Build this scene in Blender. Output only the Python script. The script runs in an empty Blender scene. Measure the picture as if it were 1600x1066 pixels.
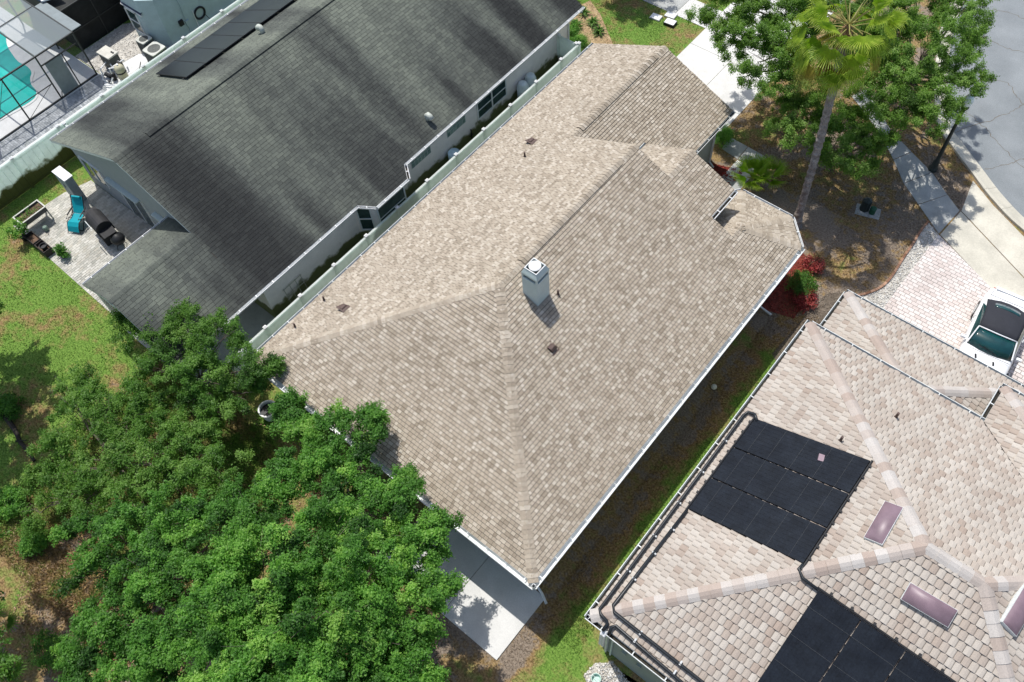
import bpy, bmesh, math, random
import numpy as np
from mathutils import Vector, Matrix
rng = np.random.default_rng(7); random.seed(7)
scn = bpy.context.scene
COL = scn.collection

# ------------------------------------------------------------------ camera, sky, sun, exposure
PIT, ROL, YAW, CH, FPX = math.radians(58.226), math.radians(-5.782), math.radians(44.204), 28.858, 1351.03
FW = np.array([-math.sin(YAW)*math.cos(PIT), math.cos(YAW)*math.cos(PIT), -math.sin(PIT)])
_r = np.array([math.cos(YAW), math.sin(YAW), 0.]); _u = np.cross(_r, FW)
RT = _r*math.cos(ROL)+_u*math.sin(ROL); UPV = -_r*math.sin(ROL)+_u*math.cos(ROL)
EYE = np.array([0., 0., CH])
cd = bpy.data.cameras.new('camera'); cam = bpy.data.objects.new('camera', cd); COL.objects.link(cam)
cd.sensor_width = 36; cd.lens = FPX/1600*36; cd.clip_end = 2000; cd.clip_start = .1
cam.matrix_world = Matrix(((RT[0], UPV[0], -FW[0], 0), (RT[1], UPV[1], -FW[1], 0), (RT[2], UPV[2], -FW[2], CH), (0, 0, 0, 1)))
scn.camera = cam
SUN = Vector((-1.10, .50, 2.71)).normalized()
w = bpy.data.worlds.new('World'); scn.world = w; w.use_nodes = True
sk = w.node_tree.nodes.new('ShaderNodeTexSky'); sk.sky_type = 'NISHITA'; sk.sun_disc = False
sk.sun_elevation = math.asin(SUN.z); sk.sun_rotation = math.atan2(SUN.x, SUN.y); sk.air_density = 1.0; sk.dust_density = 2.0; sk.ozone_density = .4
bgn = w.node_tree.nodes['Background']; bgn.inputs[1].default_value = .15
w.node_tree.links.new(sk.outputs[0], bgn.inputs[0])
sl = bpy.data.lights.new('sun', 'SUN'); sl.energy = 4.3; sl.angle = math.radians(.5); sl.color = (1, .965, .915)
so = bpy.data.objects.new('sun', sl); COL.objects.link(so); so.rotation_euler = SUN.to_track_quat('Z', 'Y').to_euler()
vs = scn.view_settings; vs.view_transform = 'Standard'; vs.look = 'None'; vs.gamma = 1; vs.exposure = 0.0
scn.render.engine = 'CYCLES'

def ray(x, y): return FW*FPX + RT*(x-800) - UPV*(y-533)
def G(x, y, z=0.):                      # photo pixel -> point at height z
    d = ray(x, y); t = (z-CH)/d[2]; p = EYE+d*t; return (float(p[0]), float(p[1]), z)
def GX(x, y, X):                        # photo pixel -> point on the wall plane x = X
    d = ray(x, y); t = X/d[0]; p = EYE+d*t; return tuple(float(a) for a in p)
def GP(x, y, plane):                    # photo pixel -> point on a roof plane (n, d)
    n, dd = plane; d = ray(x, y); t = (dd-np.dot(n, EYE))/np.dot(n, d); return EYE+d*t
def PX(p):
    d = np.asarray(p)-EYE; z = d@FW; return 800+FPX*(d@RT)/z, 533-FPX*(d@UPV)/z, z
def hsh(i, j, s=0.): return (math.sin(i*12.9898+j*78.233+s*37.719)*43758.5453) % 1.0

# ------------------------------------------------------------------ materials
MATS = {}
def nd(nt, t, **k):
    n = nt.nodes.new(t)
    for a, b in k.items(): setattr(n, a, b)
    return n
def ramp(nt, src, cols, pos=None, interp='LINEAR'):
    r = nd(nt, 'ShaderNodeValToRGB'); e = r.color_ramp.elements; r.color_ramp.interpolation = interp
    while len(e) < len(cols): e.new(.5)
    for k, c in enumerate(cols):
        e[k].position = pos[k] if pos else k/(max(1, len(cols)-1)); e[k].color = (*c, 1)
    nt.links.new(src, r.inputs[0]); return r.outputs[0]
def mixc(nt, fac, a, b, mode='MIX'):
    m = nd(nt, 'ShaderNodeMix', data_type='RGBA', blend_type=mode)
    for s, v in ((0, fac), (6, a), (7, b)):
        if hasattr(v, 'is_output'): nt.links.new(v, m.inputs[s])
        elif s == 0: m.inputs[0].default_value = v
        else: m.inputs[s].default_value = (*v, 1)
    return m.outputs[2]
def noise(nt, vec, scale, detail=4, rough=.6, sc3=None):
    if sc3:
        mp = nd(nt, 'ShaderNodeMapping'); mp.inputs[3].default_value = sc3; nt.links.new(vec, mp.inputs[0]); vec = mp.outputs[0]
    n = nd(nt, 'ShaderNodeTexNoise'); n.inputs['Scale'].default_value = scale; n.inputs['Detail'].default_value = detail
    n.inputs['Roughness'].default_value = rough; nt.links.new(vec, n.inputs['Vector']); return n.outputs[0]
def newmat(name):
    m = bpy.data.materials.new(name); m.use_nodes = True; nt = m.node_tree
    return m, nt, nt.nodes['Principled BSDF'], nd(nt, 'ShaderNodeNewGeometry').outputs['Position']
def bump(nt, bs, h, st, dist=.02):
    b = nd(nt, 'ShaderNodeBump'); b.inputs['Strength'].default_value = st; b.inputs['Distance'].default_value = dist
    nt.links.new(h, b.inputs['Height']); nt.links.new(b.outputs[0], bs.inputs['Normal'])
def MAT(name, cols, rough=.8, attr=False, var=.15, vs_=3., fine=(40, .12), bmp=0., spec=.3, metal=0., stain=None, trans=0., tt=(1.25, 1.35, .6)):
    """colour ramp picked by the piece's random number (attr) or by large noise, times broad and fine mottling"""
    if name in MATS: return MATS[name]
    m, nt, bs, pos = newmat(name)
    if attr:
        at = nd(nt, 'ShaderNodeAttribute', attribute_name='rnd'); src = at.outputs['Fac']
        c = ramp(nt, src, cols, [0, .1]+[.12+.88*k/(len(cols)-3) for k in range(len(cols)-2)] if attr == 2 else None)
    elif len(cols) > 1: c = ramp(nt, noise(nt, pos, vs_*.6, 5), cols, [.3+.4*k/(len(cols)-1) for k in range(len(cols))])
    else:
        rg = nd(nt, 'ShaderNodeRGB'); rg.outputs[0].default_value = (*cols[0], 1); c = rg.outputs[0]
    if var:
        g = ramp(nt, noise(nt, pos, vs_), [(1-var,)*3, (1+var,)*3], [.3, .7]); c = mixc(nt, 1, c, g, 'MULTIPLY')
    if fine and fine[1]:
        nf = noise(nt, pos, fine[0], 2)
        g = ramp(nt, nf, [(1-fine[1],)*3, (1+fine[1],)*3], [.25, .75]); c = mixc(nt, 1, c, g, 'MULTIPLY')
        if bmp: bump(nt, bs, nf, bmp)
    if stain: c = stain(nt, pos, c)
    nt.links.new(c, bs.inputs['Base Color'])
    bs.inputs['Roughness'].default_value = rough; bs.inputs['Specular IOR Level'].default_value = spec; bs.inputs['Metallic'].default_value = metal
    if trans:
        tr = nd(nt, 'ShaderNodeBsdfTranslucent'); nt.links.new(mixc(nt, 1, c, tt, 'MULTIPLY'), tr.inputs[0])
        mx = nd(nt, 'ShaderNodeMixShader'); mx.inputs[0].default_value = trans
        nt.links.new(bs.outputs[0], mx.inputs[1]); nt.links.new(tr.outputs[0], mx.inputs[2])
        nt.links.new(mx.outputs[0], nt.nodes['Material Output'].inputs[0])
    MATS[name] = m; return m
def streaks(nt, pos, c):                # algae running down the old shingles
    a = noise(nt, pos, 1., 2, .45, (.05, .52, .05)); b = noise(nt, pos, 1., 4, .6, (.35, 2.1, .3))
    m = nd(nt, 'ShaderNodeMath', operation='MULTIPLY_ADD'); nt.links.new(a, m.inputs[0]); m.inputs[1].default_value = .86
    m2 = nd(nt, 'ShaderNodeMath', operation='MULTIPLY'); nt.links.new(b, m2.inputs[0]); m2.inputs[1].default_value = .14
    nt.links.new(m2.outputs[0], m.inputs[2])
    sx_ = nd(nt, 'ShaderNodeSeparateXYZ'); nt.links.new(pos, sx_.inputs[0]); mr_ = nd(nt, 'ShaderNodeMapRange'); nt.links.new(sx_.outputs[0], mr_.inputs[0])
    for i_, v_ in enumerate((-21.5, -27.2, -.035, .075)): mr_.inputs[1+i_].default_value = v_     # algae darkens down-slope; the far slope's sunlit paleness is painted in
    m3 = nd(nt, 'ShaderNodeMath', operation='ADD'); nt.links.new(m.outputs[0], m3.inputs[0]); nt.links.new(mr_.outputs[0], m3.inputs[1]); m = m3
    g = ramp(nt, m.outputs[0], [(.30, .305, .325), (.50, .51, .52), (1.0, 1.03, .98), (1.75, 1.8, 1.6)], [.38, .45, .52, .66]); return mixc(nt, 1, c, g, 'MULTIPLY')
def grime(nt, pos, c):
    s = nd(nt, 'ShaderNodeSeparateXYZ'); nt.links.new(pos, s.inputs[0])
    n = noise(nt, pos, 1.3, 4); a = nd(nt, 'ShaderNodeMath', operation='MULTIPLY_ADD'); nt.links.new(n, a.inputs[0]); a.inputs[1].default_value = -1.3
    nt.links.new(s.outputs[2], a.inputs[2])
    f = ramp(nt, a.outputs[0], [(1, 1, 1), (0, 0, 0)], [-.0, .22]) if False else ramp(nt, a.outputs[0], [(1, 1, 1), (0, 0, 0)], [0., .2])
    return mixc(nt, f, c, (.16, .17, .07))
def ground_colour(nt, pos):
    s = nd(nt, 'ShaderNodeSeparateXYZ'); nt.links.new(pos, s.inputs[0])
    n1 = noise(nt, pos, .45, 6, .65); n2 = noise(nt, pos, 2.4, 5, .65); n3 = noise(nt, pos, 14, 3)
    grass = ramp(nt, n3, [(.065, .13, .022), (.13, .235, .04), (.21, .32, .07)], [.3, .5, .72])
    straw = ramp(nt, n3, [(.12, .078, .036), (.26, .175, .08), (.40, .29, .145)], [.3, .5, .72])
    dirt = ramp(nt, n3, [(.15, .115, .085), (.31, .255, .20)], [.3, .7])
    ad = nd(nt, 'ShaderNodeMath', operation='MULTIPLY_ADD'); nt.links.new(n2, ad.inputs[0]); ad.inputs[1].default_value = .55; nt.links.new(n1, ad.inputs[2])
    # lawns further east (towards +x and the street) are drier
    dry = nd(nt, 'ShaderNodeMapRange'); nt.links.new(s.outputs[0], dry.inputs[0])
    dry.inputs[1].default_value = -17; dry.inputs[2].default_value = -9; dry.inputs[3].default_value = -.085; dry.inputs[4].default_value = .15
    a2 = nd(nt, 'ShaderNodeMath', operation='ADD'); nt.links.new(ad.outputs[0], a2.inputs[0]); nt.links.new(dry.outputs[0], a2.inputs[1])
    def mr(src, a, b, lo, hi):
        m_ = nd(nt, 'ShaderNodeMapRange'); nt.links.new(src, m_.inputs[0])
        for i_, v_ in enumerate((a, b, lo, hi)): m_.inputs[1+i_].default_value = v_
        return m_.outputs[0]
    def op(o_, x, y):
        m_ = nd(nt, 'ShaderNodeMath', operation=o_)
        for i_, v_ in enumerate((x, y)):
            if hasattr(v_, 'is_output'): nt.links.new(v_, m_.inputs[i_])
            else: m_.inputs[i_].default_value = v_
        return m_.outputs[0]
    strip = op('MULTIPLY', op('MULTIPLY', mr(s.outputs[0], -4.7, -4.0, 0, 1), mr(s.outputs[0], -2.5, 0, 1, 0)), mr(s.outputs[1], 18, 20.5, 1, 0))      # watered strip beside the tiled house
    woods = op('MULTIPLY', mr(s.outputs[1], -1.5, -3.5, 0, 1), mr(s.outputs[0], -21.5, -20, 0, 1))      # leaf litter by the woods
    a2 = nd(nt, 'ShaderNodeMath', operation='ADD') if False else type('q', (), {'outputs': [op('ADD', op('ADD', a2.outputs[0], op('MULTIPLY', strip, -.26)), op('MULTIPLY', woods, .16))]})
    f1 = ramp(nt, a2.outputs[0], [(0,)*3, (1,)*3], [.66, .86]); f2 = ramp(nt, a2.outputs[0], [(0,)*3, (1,)*3], [.89, .97])
    c = mixc(nt, f1, grass, straw); return mixc(nt, f2, c, dirt), n3
def ground_mat(name, blade=False):
    m, nt, bs, pos = newmat(name); c, n3 = ground_colour(nt, pos)
    if blade:
        at = nd(nt, 'ShaderNodeAttribute', attribute_name='rnd'); c = mixc(nt, 1, c, ramp(nt, at.outputs['Fac'], [(.6,)*3, (1.45, 1.4, 1.25)]), 'MULTIPLY')
    else: bump(nt, bs, n3, .8, .05)
    nt.links.new(c, bs.inputs['Base Color']); bs.inputs['Roughness'].default_value = .9; bs.inputs['Specular IOR Level'].default_value = .15
    MATS[name] = m; return m
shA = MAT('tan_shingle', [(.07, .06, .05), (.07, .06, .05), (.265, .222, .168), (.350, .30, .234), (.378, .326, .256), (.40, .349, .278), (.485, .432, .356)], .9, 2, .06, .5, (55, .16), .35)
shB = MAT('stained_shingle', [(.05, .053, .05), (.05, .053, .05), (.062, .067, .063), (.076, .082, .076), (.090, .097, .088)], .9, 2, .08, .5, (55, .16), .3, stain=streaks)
tileC = MAT('concrete_tile', [(.325, .262, .215), (.395, .35, .30), (.425, .385, .335), (.45, .412, .362), (.35, .295, .248), (.405, .362, .312)], .8, True, .07, .6, (40, .12), .2)
capC = MAT('tile_cap', [(.34, .265, .22), (.45, .415, .38), (.49, .465, .435), (.38, .315, .27), (.44, .395, .355)], .8, True, .05, .6, (30, .12), .2)
white = MAT('white_paint', [(.76, .77, .76)], .5, var=.06, fine=(12, .05))
vinyl = MAT('white_vinyl', [(.88, .92, .90)], .45, var=.05, fine=(8, .04), stain=grime, trans=.6, tt=(.95, 1, .98))
gutterm = MAT('gutter_metal', [(.62, .65, .64)], .45, var=.12, fine=(10, .12))
gutterw = MAT('weathered_white_gutter', [(.66, .68, .67)], .5, var=.1, vs_=2, fine=(9, .1))
gutter_dark = MAT('gutter_floor_dark', [(.015, .014, .012), (.05, .045, .035)], .9)
stucco = MAT('grey_stucco', [(.90, .84, .80)], .9, var=.05, fine=(30, .06), bmp=.2, stain=grime)
stuccoA = MAT('sage_stucco', [(.42, .44, .38)], .9, var=.07, fine=(30, .07), bmp=.2)
stuccoC = MAT('olive_stucco', [(.30, .34, .30)], .9, var=.07, fine=(30, .07), bmp=.2)
stuccoD = MAT('pale_blue_stucco', [(.42, .52, .54)], .9, var=.07, fine=(30, .07), bmp=.2)
conc = MAT('concrete', [(.56, .555, .53), (.66, .655, .63)], .85, var=.08, vs_=1.2, fine=(22, .08), bmp=.15)
concw = MAT('worn_concrete', [(.46, .44, .37), (.60, .57, .48)], .85, var=.12, vs_=.9, fine=(20, .1), bmp=.15)
concd = MAT('grey_concrete', [(.30, .31, .30), (.43, .44, .42)], .9, var=.12, vs_=1.4, fine=(20, .1), bmp=.15)
asphalt = MAT('asphalt', [(.19, .21, .22), (.245, .265, .275)], .9, var=.07, vs_=.8, fine=(38, .28), bmp=.3)
black = MAT('black_plastic', [(.018, .019, .021)], .5, var=.2)
blackf = MAT('black_fabric', [(.03, .03, .032)], .7, var=.2)
rubber = MAT('solar_rubber', [(.007, .010, .016), (.012, .016, .023)], .7, var=.25, vs_=2.5, fine=(18, .25), spec=.15)
bronze = MAT('bronze_frame', [(.035, .038, .036)], .45)
glass = MAT('dark_glass', [(.02, .045, .045), (.05, .085, .085)], .08, var=.2, fine=None, spec=.8)
mulch = MAT('red_mulch', [(.09, .018, .012), (.24, .055, .04)], .95, var=.3, vs_=6, fine=(26, .5), bmp=.9)
bark = MAT('bark', [(.085, .068, .052), (.20, .17, .14)], .95, var=.25, vs_=5, fine=(25, .4), bmp=.8)
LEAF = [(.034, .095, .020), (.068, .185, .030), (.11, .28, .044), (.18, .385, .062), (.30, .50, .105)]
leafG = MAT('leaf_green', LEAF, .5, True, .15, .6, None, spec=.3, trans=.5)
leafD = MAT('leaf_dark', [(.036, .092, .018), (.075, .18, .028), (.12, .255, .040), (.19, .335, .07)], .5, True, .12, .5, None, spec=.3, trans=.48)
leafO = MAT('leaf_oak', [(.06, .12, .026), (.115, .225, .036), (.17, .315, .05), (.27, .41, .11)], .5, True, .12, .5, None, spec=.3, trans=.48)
leafR = MAT('leaf_red', [(.09, .022, .02), (.17, .05, .035), (.10, .07, .03), (.22, .10, .07)], .55, True, .1, 1, None, trans=.25)
frondm = MAT('palm_frond', [(.10, .18, .018), (.19, .30, .025), (.30, .42, .04), (.42, .52, .08)], .5, True, .12, 4, (25, .15), spec=.4, trans=.45)
frondd = MAT('dead_frond', [(.16, .085, .03), (.34, .19, .06), (.40, .28, .13)], .8, True, .12, 4, (25, .2), trans=.2)
frondy = MAT('yellow_frond', [(.20, .20, .03), (.34, .30, .05), (.42, .34, .09)], .6, True, .15, 4, (25, .2), trans=.3)
petm = MAT('petiole', [(.20, .22, .05), (.33, .27, .10)], .6, var=.2)
pebble = MAT('pebbles', [(.38, .35, .30), (.58, .56, .52), (.72, .71, .68), (.52, .47, .40)], .85, True, .1, 2)
paverm = MAT('driveway_paver', [(.54, .47, .435), (.62, .56, .525), (.66, .615, .58), (.59, .52, .485)], .85, True, .07, .7, (30, .1), .2)
paverg = MAT('patio_paver', [(.34, .34, .30), (.45, .44, .39), (.53, .52, .47), (.40, .38, .32)], .85, True, .15, 1.1, (30, .12), .2)
sand = MAT('joint_sand', [(.22, .21, .19)], .95, var=.2, vs_=2)
ground_m = ground_mat('lawn_ground'); blade_m = ground_mat('grass_blade', True)

# ------------------------------------------------------------------ mesh helpers
class MB:
    def __init__(s): s.v = []; s.f = []; s.r = []
    def add(s, vs_, fs, rnd=.5):
        b = len(s.v); s.v += [tuple(map(float, p)) for p in vs_]; s.f += [tuple(i+b for i in f) for f in fs]; s.r += [rnd]*len(fs); return s
    def box(s, lo, hi, rnd=.5):
        (a, b, c), (d, e, f) = lo, hi
        return s.add([(a, b, c), (d, b, c), (d, e, c), (a, e, c), (a, b, f), (d, b, f), (d, e, f), (a, e, f)],
                     [(0, 3, 2, 1), (4, 5, 6, 7), (0, 1, 5, 4), (1, 2, 6, 5), (2, 3, 7, 6), (3, 0, 4, 7)], rnd)
    def cbox(s, c, d, rz=0, rnd=.5, taper=1.):
        x, y, z = (k/2 for k in d); cs, sn = math.cos(rz), math.sin(rz); P = []
        for zz, t in ((-z, 1), (z, taper)):
            for xx, yy in ((-x, -y), (x, -y), (x, y), (-x, y)):
                xx *= t; yy *= t; P.append((c[0]+xx*cs-yy*sn, c[1]+xx*sn+yy*cs, c[2]+zz))
        return s.add(P, [(0, 3, 2, 1), (4, 5, 6, 7), (0, 1, 5, 4), (1, 2, 6, 5), (2, 3, 7, 6), (3, 0, 4, 7)], rnd)
    def prism(s, poly, z0, z1, rnd=.5):
        n = len(poly); P = [(p[0], p[1], z0) for p in poly]+[(p[0], p[1], z1) for p in poly]
        return s.add(P, [tuple(range(n-1, -1, -1)), tuple(range(n, 2*n))]+[(i, (i+1) % n, n+(i+1) % n, n+i) for i in range(n)], rnd)
    def slab(s, poly, dz, rnd=.5):          # sloped polygon given thickness straight down
        n = len(poly); P = [(p[0], p[1], p[2]-dz) for p in poly]+[tuple(p) for p in poly]
        return s.add(P, [tuple(range(n-1, -1, -1)), tuple(range(n, 2*n))]+[(i, (i+1) % n, n+(i+1) % n, n+i) for i in range(n)], rnd)
    def tube(s, pts, rad, n=8, rnd=.5, cap=True):
        pts = [Vector(p) for p in pts]; rad = rad if hasattr(rad, '__len__') else [rad]*len(pts); P = []; fs = []
        for i, p in enumerate(pts):
            t = (pts[min(i+1, len(pts)-1)]-pts[max(i-1, 0)]).normalized(); a = t.orthogonal().normalized() if i == 0 else (a-t*a.dot(t)).normalized()
            b = t.cross(a)
            for k in range(n): an = 2*math.pi*k/n; P.append(p+(a*math.cos(an)+b*math.sin(an))*rad[i])
        for i in range(len(pts)-1):
            for k in range(n): fs.append((i*n+k, i*n+(k+1) % n, (i+1)*n+(k+1) % n, (i+1)*n+k))
        if cap: fs += [tuple(range(n-1, -1, -1)), tuple(range((len(pts)-1)*n, len(pts)*n))]
        return s.add(P, fs, rnd)
    def lathe(s, c, prof, n=16, rnd=.5):
        P = []; fs = []
        for r, z in prof:
            for k in range(n): a = 2*math.pi*k/n; P.append((c[0]+r*math.cos(a), c[1]+r*math.sin(a), c[2]+z))
        for i in range(len(prof)-1):
            for k in range(n): fs.append((i*n+k, i*n+(k+1) % n, (i+1)*n+(k+1) % n, (i+1)*n+k))
        fs += [tuple(range(n-1, -1, -1)), tuple(range((len(prof)-1)*n, len(prof)*n))]
        return s.add(P, fs, rnd)
    def mesh(s, name, off=(0, 0, 0), m=None, smooth=False):
        me = bpy.data.meshes.new(name); me.from_pydata([(p[0]-off[0], p[1]-off[1], p[2]-off[2]) for p in s.v], [], s.f)
        a = me.attributes.new('rnd', 'FLOAT', 'FACE'); a.data.foreach_set('value', s.r)
        if m: me.materials.append(m)
        if smooth: me.polygons.foreach_set('use_smooth', [True]*len(me.polygons))
        return me
def np_mesh(name, V, F, R, m):
    """V (n,3), F (k,c) constant corner count"""
    me = bpy.data.meshes.new(name); V = np.asarray(V, np.float32); F = np.asarray(F, np.int32); k, c = F.shape
    me.vertices.add(len(V)); me.vertices.foreach_set('co', V.ravel())
    me.loops.add(k*c); me.loops.foreach_set('vertex_index', F.ravel())
    me.polygons.add(k); me.polygons.foreach_set('loop_start', np.arange(k, dtype=np.int32)*c)
    try: me.polygons.foreach_set('loop_total', np.full(k, c, np.int32))
    except Exception: pass
    me.update(calc_edges=True)
    a = me.attributes.new('rnd', 'FLOAT', 'FACE'); a.data.foreach_set('value', np.asarray(R, np.float32)); me.materials.append(m); return me
def wloc(o):
    v = Vector((0, 0, 0))
    while o is not None: v += o.location; o = o.parent
    return v
def link(name, me, parent=None, loc=(0, 0, 0)):
    o = bpy.data.objects.new(name, me); COL.objects.link(o); o.parent = parent; o.location = loc; return o
def obj(name, mb, m, parent=None, smooth=False, bevel=0.):
    """mb in world coordinates (parents are only translated); the object's origin goes to its base centre"""
    v = np.array(mb.v); c = Vector(((v[:, 0].min()+v[:, 0].max())/2, (v[:, 1].min()+v[:, 1].max())/2, v[:, 2].min()))
    o = link(name, mb.mesh(name, c, m, smooth), parent, c-wloc(parent))
    if bevel:
        b = o.modifiers.new('bevel', 'BEVEL'); b.width = bevel; b.segments = 2; b.limit_method = 'ANGLE'
    return o
def loc_obj(name, mb, m, parent, smooth=False, bevel=0.):   # mb in the parent's own frame
    o = link(name, mb.mesh(name, (0, 0, 0), m, smooth), parent)
    if bevel:
        b = o.modifiers.new('bevel', 'BEVEL'); b.width = bevel; b.segments = 2; b.limit_method = 'ANGLE'
    return o
def tag(o, label, cat, group=None):
    o['label'] = label; o['category'] = cat
    if group: o['group'] = group
    return o
def thing(name, label, cat, loc=(0, 0, 0), rz=0., group=None):
    o = bpy.data.objects.new(name, None); COL.objects.link(o); o.location = loc; o.rotation_euler = (0, 0, rz); o.empty_display_size = .3
    return tag(o, label, cat, group)
def struct(name, mb, m): o = obj(name, mb, m); o['kind'] = 'structure'; return o
def sheet(poly, z): return MB().add([(p[0], p[1], z) for p in poly], [tuple(range(len(poly)))])
def sheetp(px, z): return sheet([G(x, y, z) for x, y in px], z)

# ------------------------------------------------------------------ roofing: every shingle or tile is a wedge with its own edges
def clip(poly, C):
    for i in range(len(C)):
        a, b = C[i], C[(i+1) % len(C)]; out = []
        f = lambda p: (b[0]-a[0])*(p[1]-a[1])-(b[1]-a[1])*(p[0]-a[0])
        for k in range(len(poly)):
            p, q = poly[k], poly[(k+1) % len(poly)]; fp, fq = f(p), f(q)
            if fp >= -1e-9: out.append(p)
            if (fp > 1e-9 and fq < -1e-9) or (fp < -1e-9 and fq > 1e-9): t = fp/(fp-fq); out.append((p[0]+(q[0]-p[0])*t, p[1]+(q[1]-p[1])*t))
        poly = out
        if len(poly) < 3: return []
    return poly
def area(P): return .5*sum(P[i][0]*P[(i+1) % len(P)][1]-P[(i+1) % len(P)][0]*P[i][1] for i in range(len(P)))
def roofing(roof, faces, name, m, ex, width, thick, nsingle, prof=None, colvar=None, seed=0, stuffname=None, holes=(), joint_v=.018):
    stuff = MB(); full = []; felt = MB()
    for poly, e, o in faces: felt.add([(x, y, z-.003) for x, y, z in poly], [tuple(range(len(poly)))])
    obj('underlayment', felt, MAT('roof_felt', [(.05, .046, .04)], .95), roof)
    for fi, (poly, e, o) in enumerate(faces):
        P = [Vector(p) for p in poly]; N = Vector((0, 0, 0))
        for k in range(len(P)): N += P[k].cross(P[(k+1) % len(P)])
        N.normalize()
        if N.z < 0: N = -N
        h = Vector((e[0], e[1], 0)).normalized(); V = (h-N*h.dot(N)).normalized(); U = V.cross(N)
        O = Vector(o) if o else P[0]
        v0 = V.dot(O); base = N.dot(P[0]); C = [(U.dot(p), V.dot(p)-v0) for p in P]
        if area(C) < 0: C.reverse()
        us = [c[0] for c in C]; vs2 = [c[1] for c in C]
        W = lambda u, v, hh: U*u+V*(v+v0)+N*(base+hh)
        for i in range(int(math.floor(min(vs2)/ex)), int(math.ceil(max(vs2)/ex))):
            va, vb = i*ex, (i+1)*ex; st = hsh(i, seed, 3)*width*1.0 if prof is None else (i % 2)*width*.5
            j = int(math.floor((min(us)-st)/width))-1; 
            while True:
                ua = st+j*width
                if ua > max(us): break
                if prof is None: ua += (hsh(i, j, seed+1)-.5)*width*.55; ub = st+(j+1)*width+(hsh(i, j+1, seed+1)-.5)*width*.55
                else: ub = ua+width
                rn = hsh(i, j, seed+5)
                rn = .12+.88*rn if prof is None else rn
                tw = width if prof else ub-ua
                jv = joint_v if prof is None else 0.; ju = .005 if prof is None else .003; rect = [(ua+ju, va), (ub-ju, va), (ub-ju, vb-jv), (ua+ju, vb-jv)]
                cl = clip(rect, C)
                if len(cl) >= 3 and area(cl) > .0006:
                    th = thick*(.75+.5*hsh(i, j, 9))
                    if len(cl) == 4 and area(cl) > .999*area(rect): full.append((fi, ua, ub, va, vb, rn, th, U, V, N, W((ua+ub)/2, va, 0)))
                    else: piece(stuff, cl, ua, ub, va, vb, rn, th, prof, W)
                j += 1
    def score(r):
        x, y, z = PX(r[10]); return z if (10 < x < 1590 and 10 < y < 1050) and not any(hx0 < x < hx1 and hy0 < y < hy1 for hx0, hy0, hx1, hy1 in holes) else 999
    full.sort(key=score); cache = {}
    for k, (fi, ua, ub, va, vb, rn, th, U, V, N, c) in enumerate(full):
        if k < nsingle and score(full[k]) < 999:
            key = (round((ub-ua)/.05), round(rn*9), round(th/.003))
            if key not in cache:
                mb = MB(); ww = key[0]*.05
                piece(mb, [(-ww/2+ju, 0), (ww/2-ju, 0), (ww/2-ju, ex-jv), (-ww/2+ju, ex-jv)], -ww/2, ww/2, 0, ex, rn, th, prof, lambda u, v, hh: Vector((u, v, hh)))
                cache[key] = mb.mesh(name, (0, 0, 0), m)
            o = link(name, cache[key], roof)
            k_ = (ub-ua)/(key[0]*.05); M = Matrix(((U.x*k_, V.x, N.x, c.x), (U.y*k_, V.y, N.y, c.y), (U.z*k_, V.z, N.z, c.z), (0, 0, 0, 1)))
            M.translation -= wloc(roof); o.matrix_basis = M
        else:
            W = lambda u, v, hh: c+U*(u-(ua+ub)/2)+V*(v-va)+N*hh
            piece(stuff, [(ua+ju, va), (ub-ju, va), (ub-ju, vb-jv), (ua+ju, vb-jv)], ua, ub, va, vb, rn, th, prof, W)
    o = obj(stuffname or name+'s', stuff, m, roof); o['kind'] = 'stuff'; return o
def piece(mb, cl, ua, ub, va, vb, rn, th, prof, W):
    strips = [cl]; wd = ub-ua
    if prof:
        ks = [q[0] for q in prof]; strips = []
        for a, b in zip(ks[:-1], ks[1:]):
            c2 = clip(cl, [(ua+a*wd, va-1), (ua+b*wd, va-1), (ua+b*wd, vb+1), (ua+a*wd, vb+1)])
            if len(c2) >= 3 and abs(area(c2)) > 1e-5: strips.append(c2)
    def H(u, v):
        h = .004+th*(1-(v-va)/(vb-va))
        if prof:
            t = min(1, max(0, (u-ua)/wd))
            for (a, ha), (b, hb) in zip(prof[:-1], prof[1:]):
                if t <= b+1e-6: h += ha+(hb-ha)*(t-a)/(b-a); break
        return h
    for s in strips:
        n = len(s); P = [W(u, v, H(u, v)) for u, v in s]; fs = [tuple(range(n))]
        for k in range(n):
            p, q = s[k], s[(k+1) % n]
            butt = abs(p[1]-va) < 1e-5 and abs(q[1]-va) < 1e-5
            side = prof is None and (abs(p[0]-ua) < .009 and abs(q[0]-ua) < .009 or abs(p[0]-ub) < .009 and abs(q[0]-ub) < .009)
            if butt or side:
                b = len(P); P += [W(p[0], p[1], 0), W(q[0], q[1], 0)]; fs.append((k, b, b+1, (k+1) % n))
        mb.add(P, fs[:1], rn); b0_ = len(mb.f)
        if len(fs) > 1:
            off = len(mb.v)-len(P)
            for f in fs[1:]: mb.f.append(tuple(i+off for i in f)); mb.r.append(0. if prof is None else rn)
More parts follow.
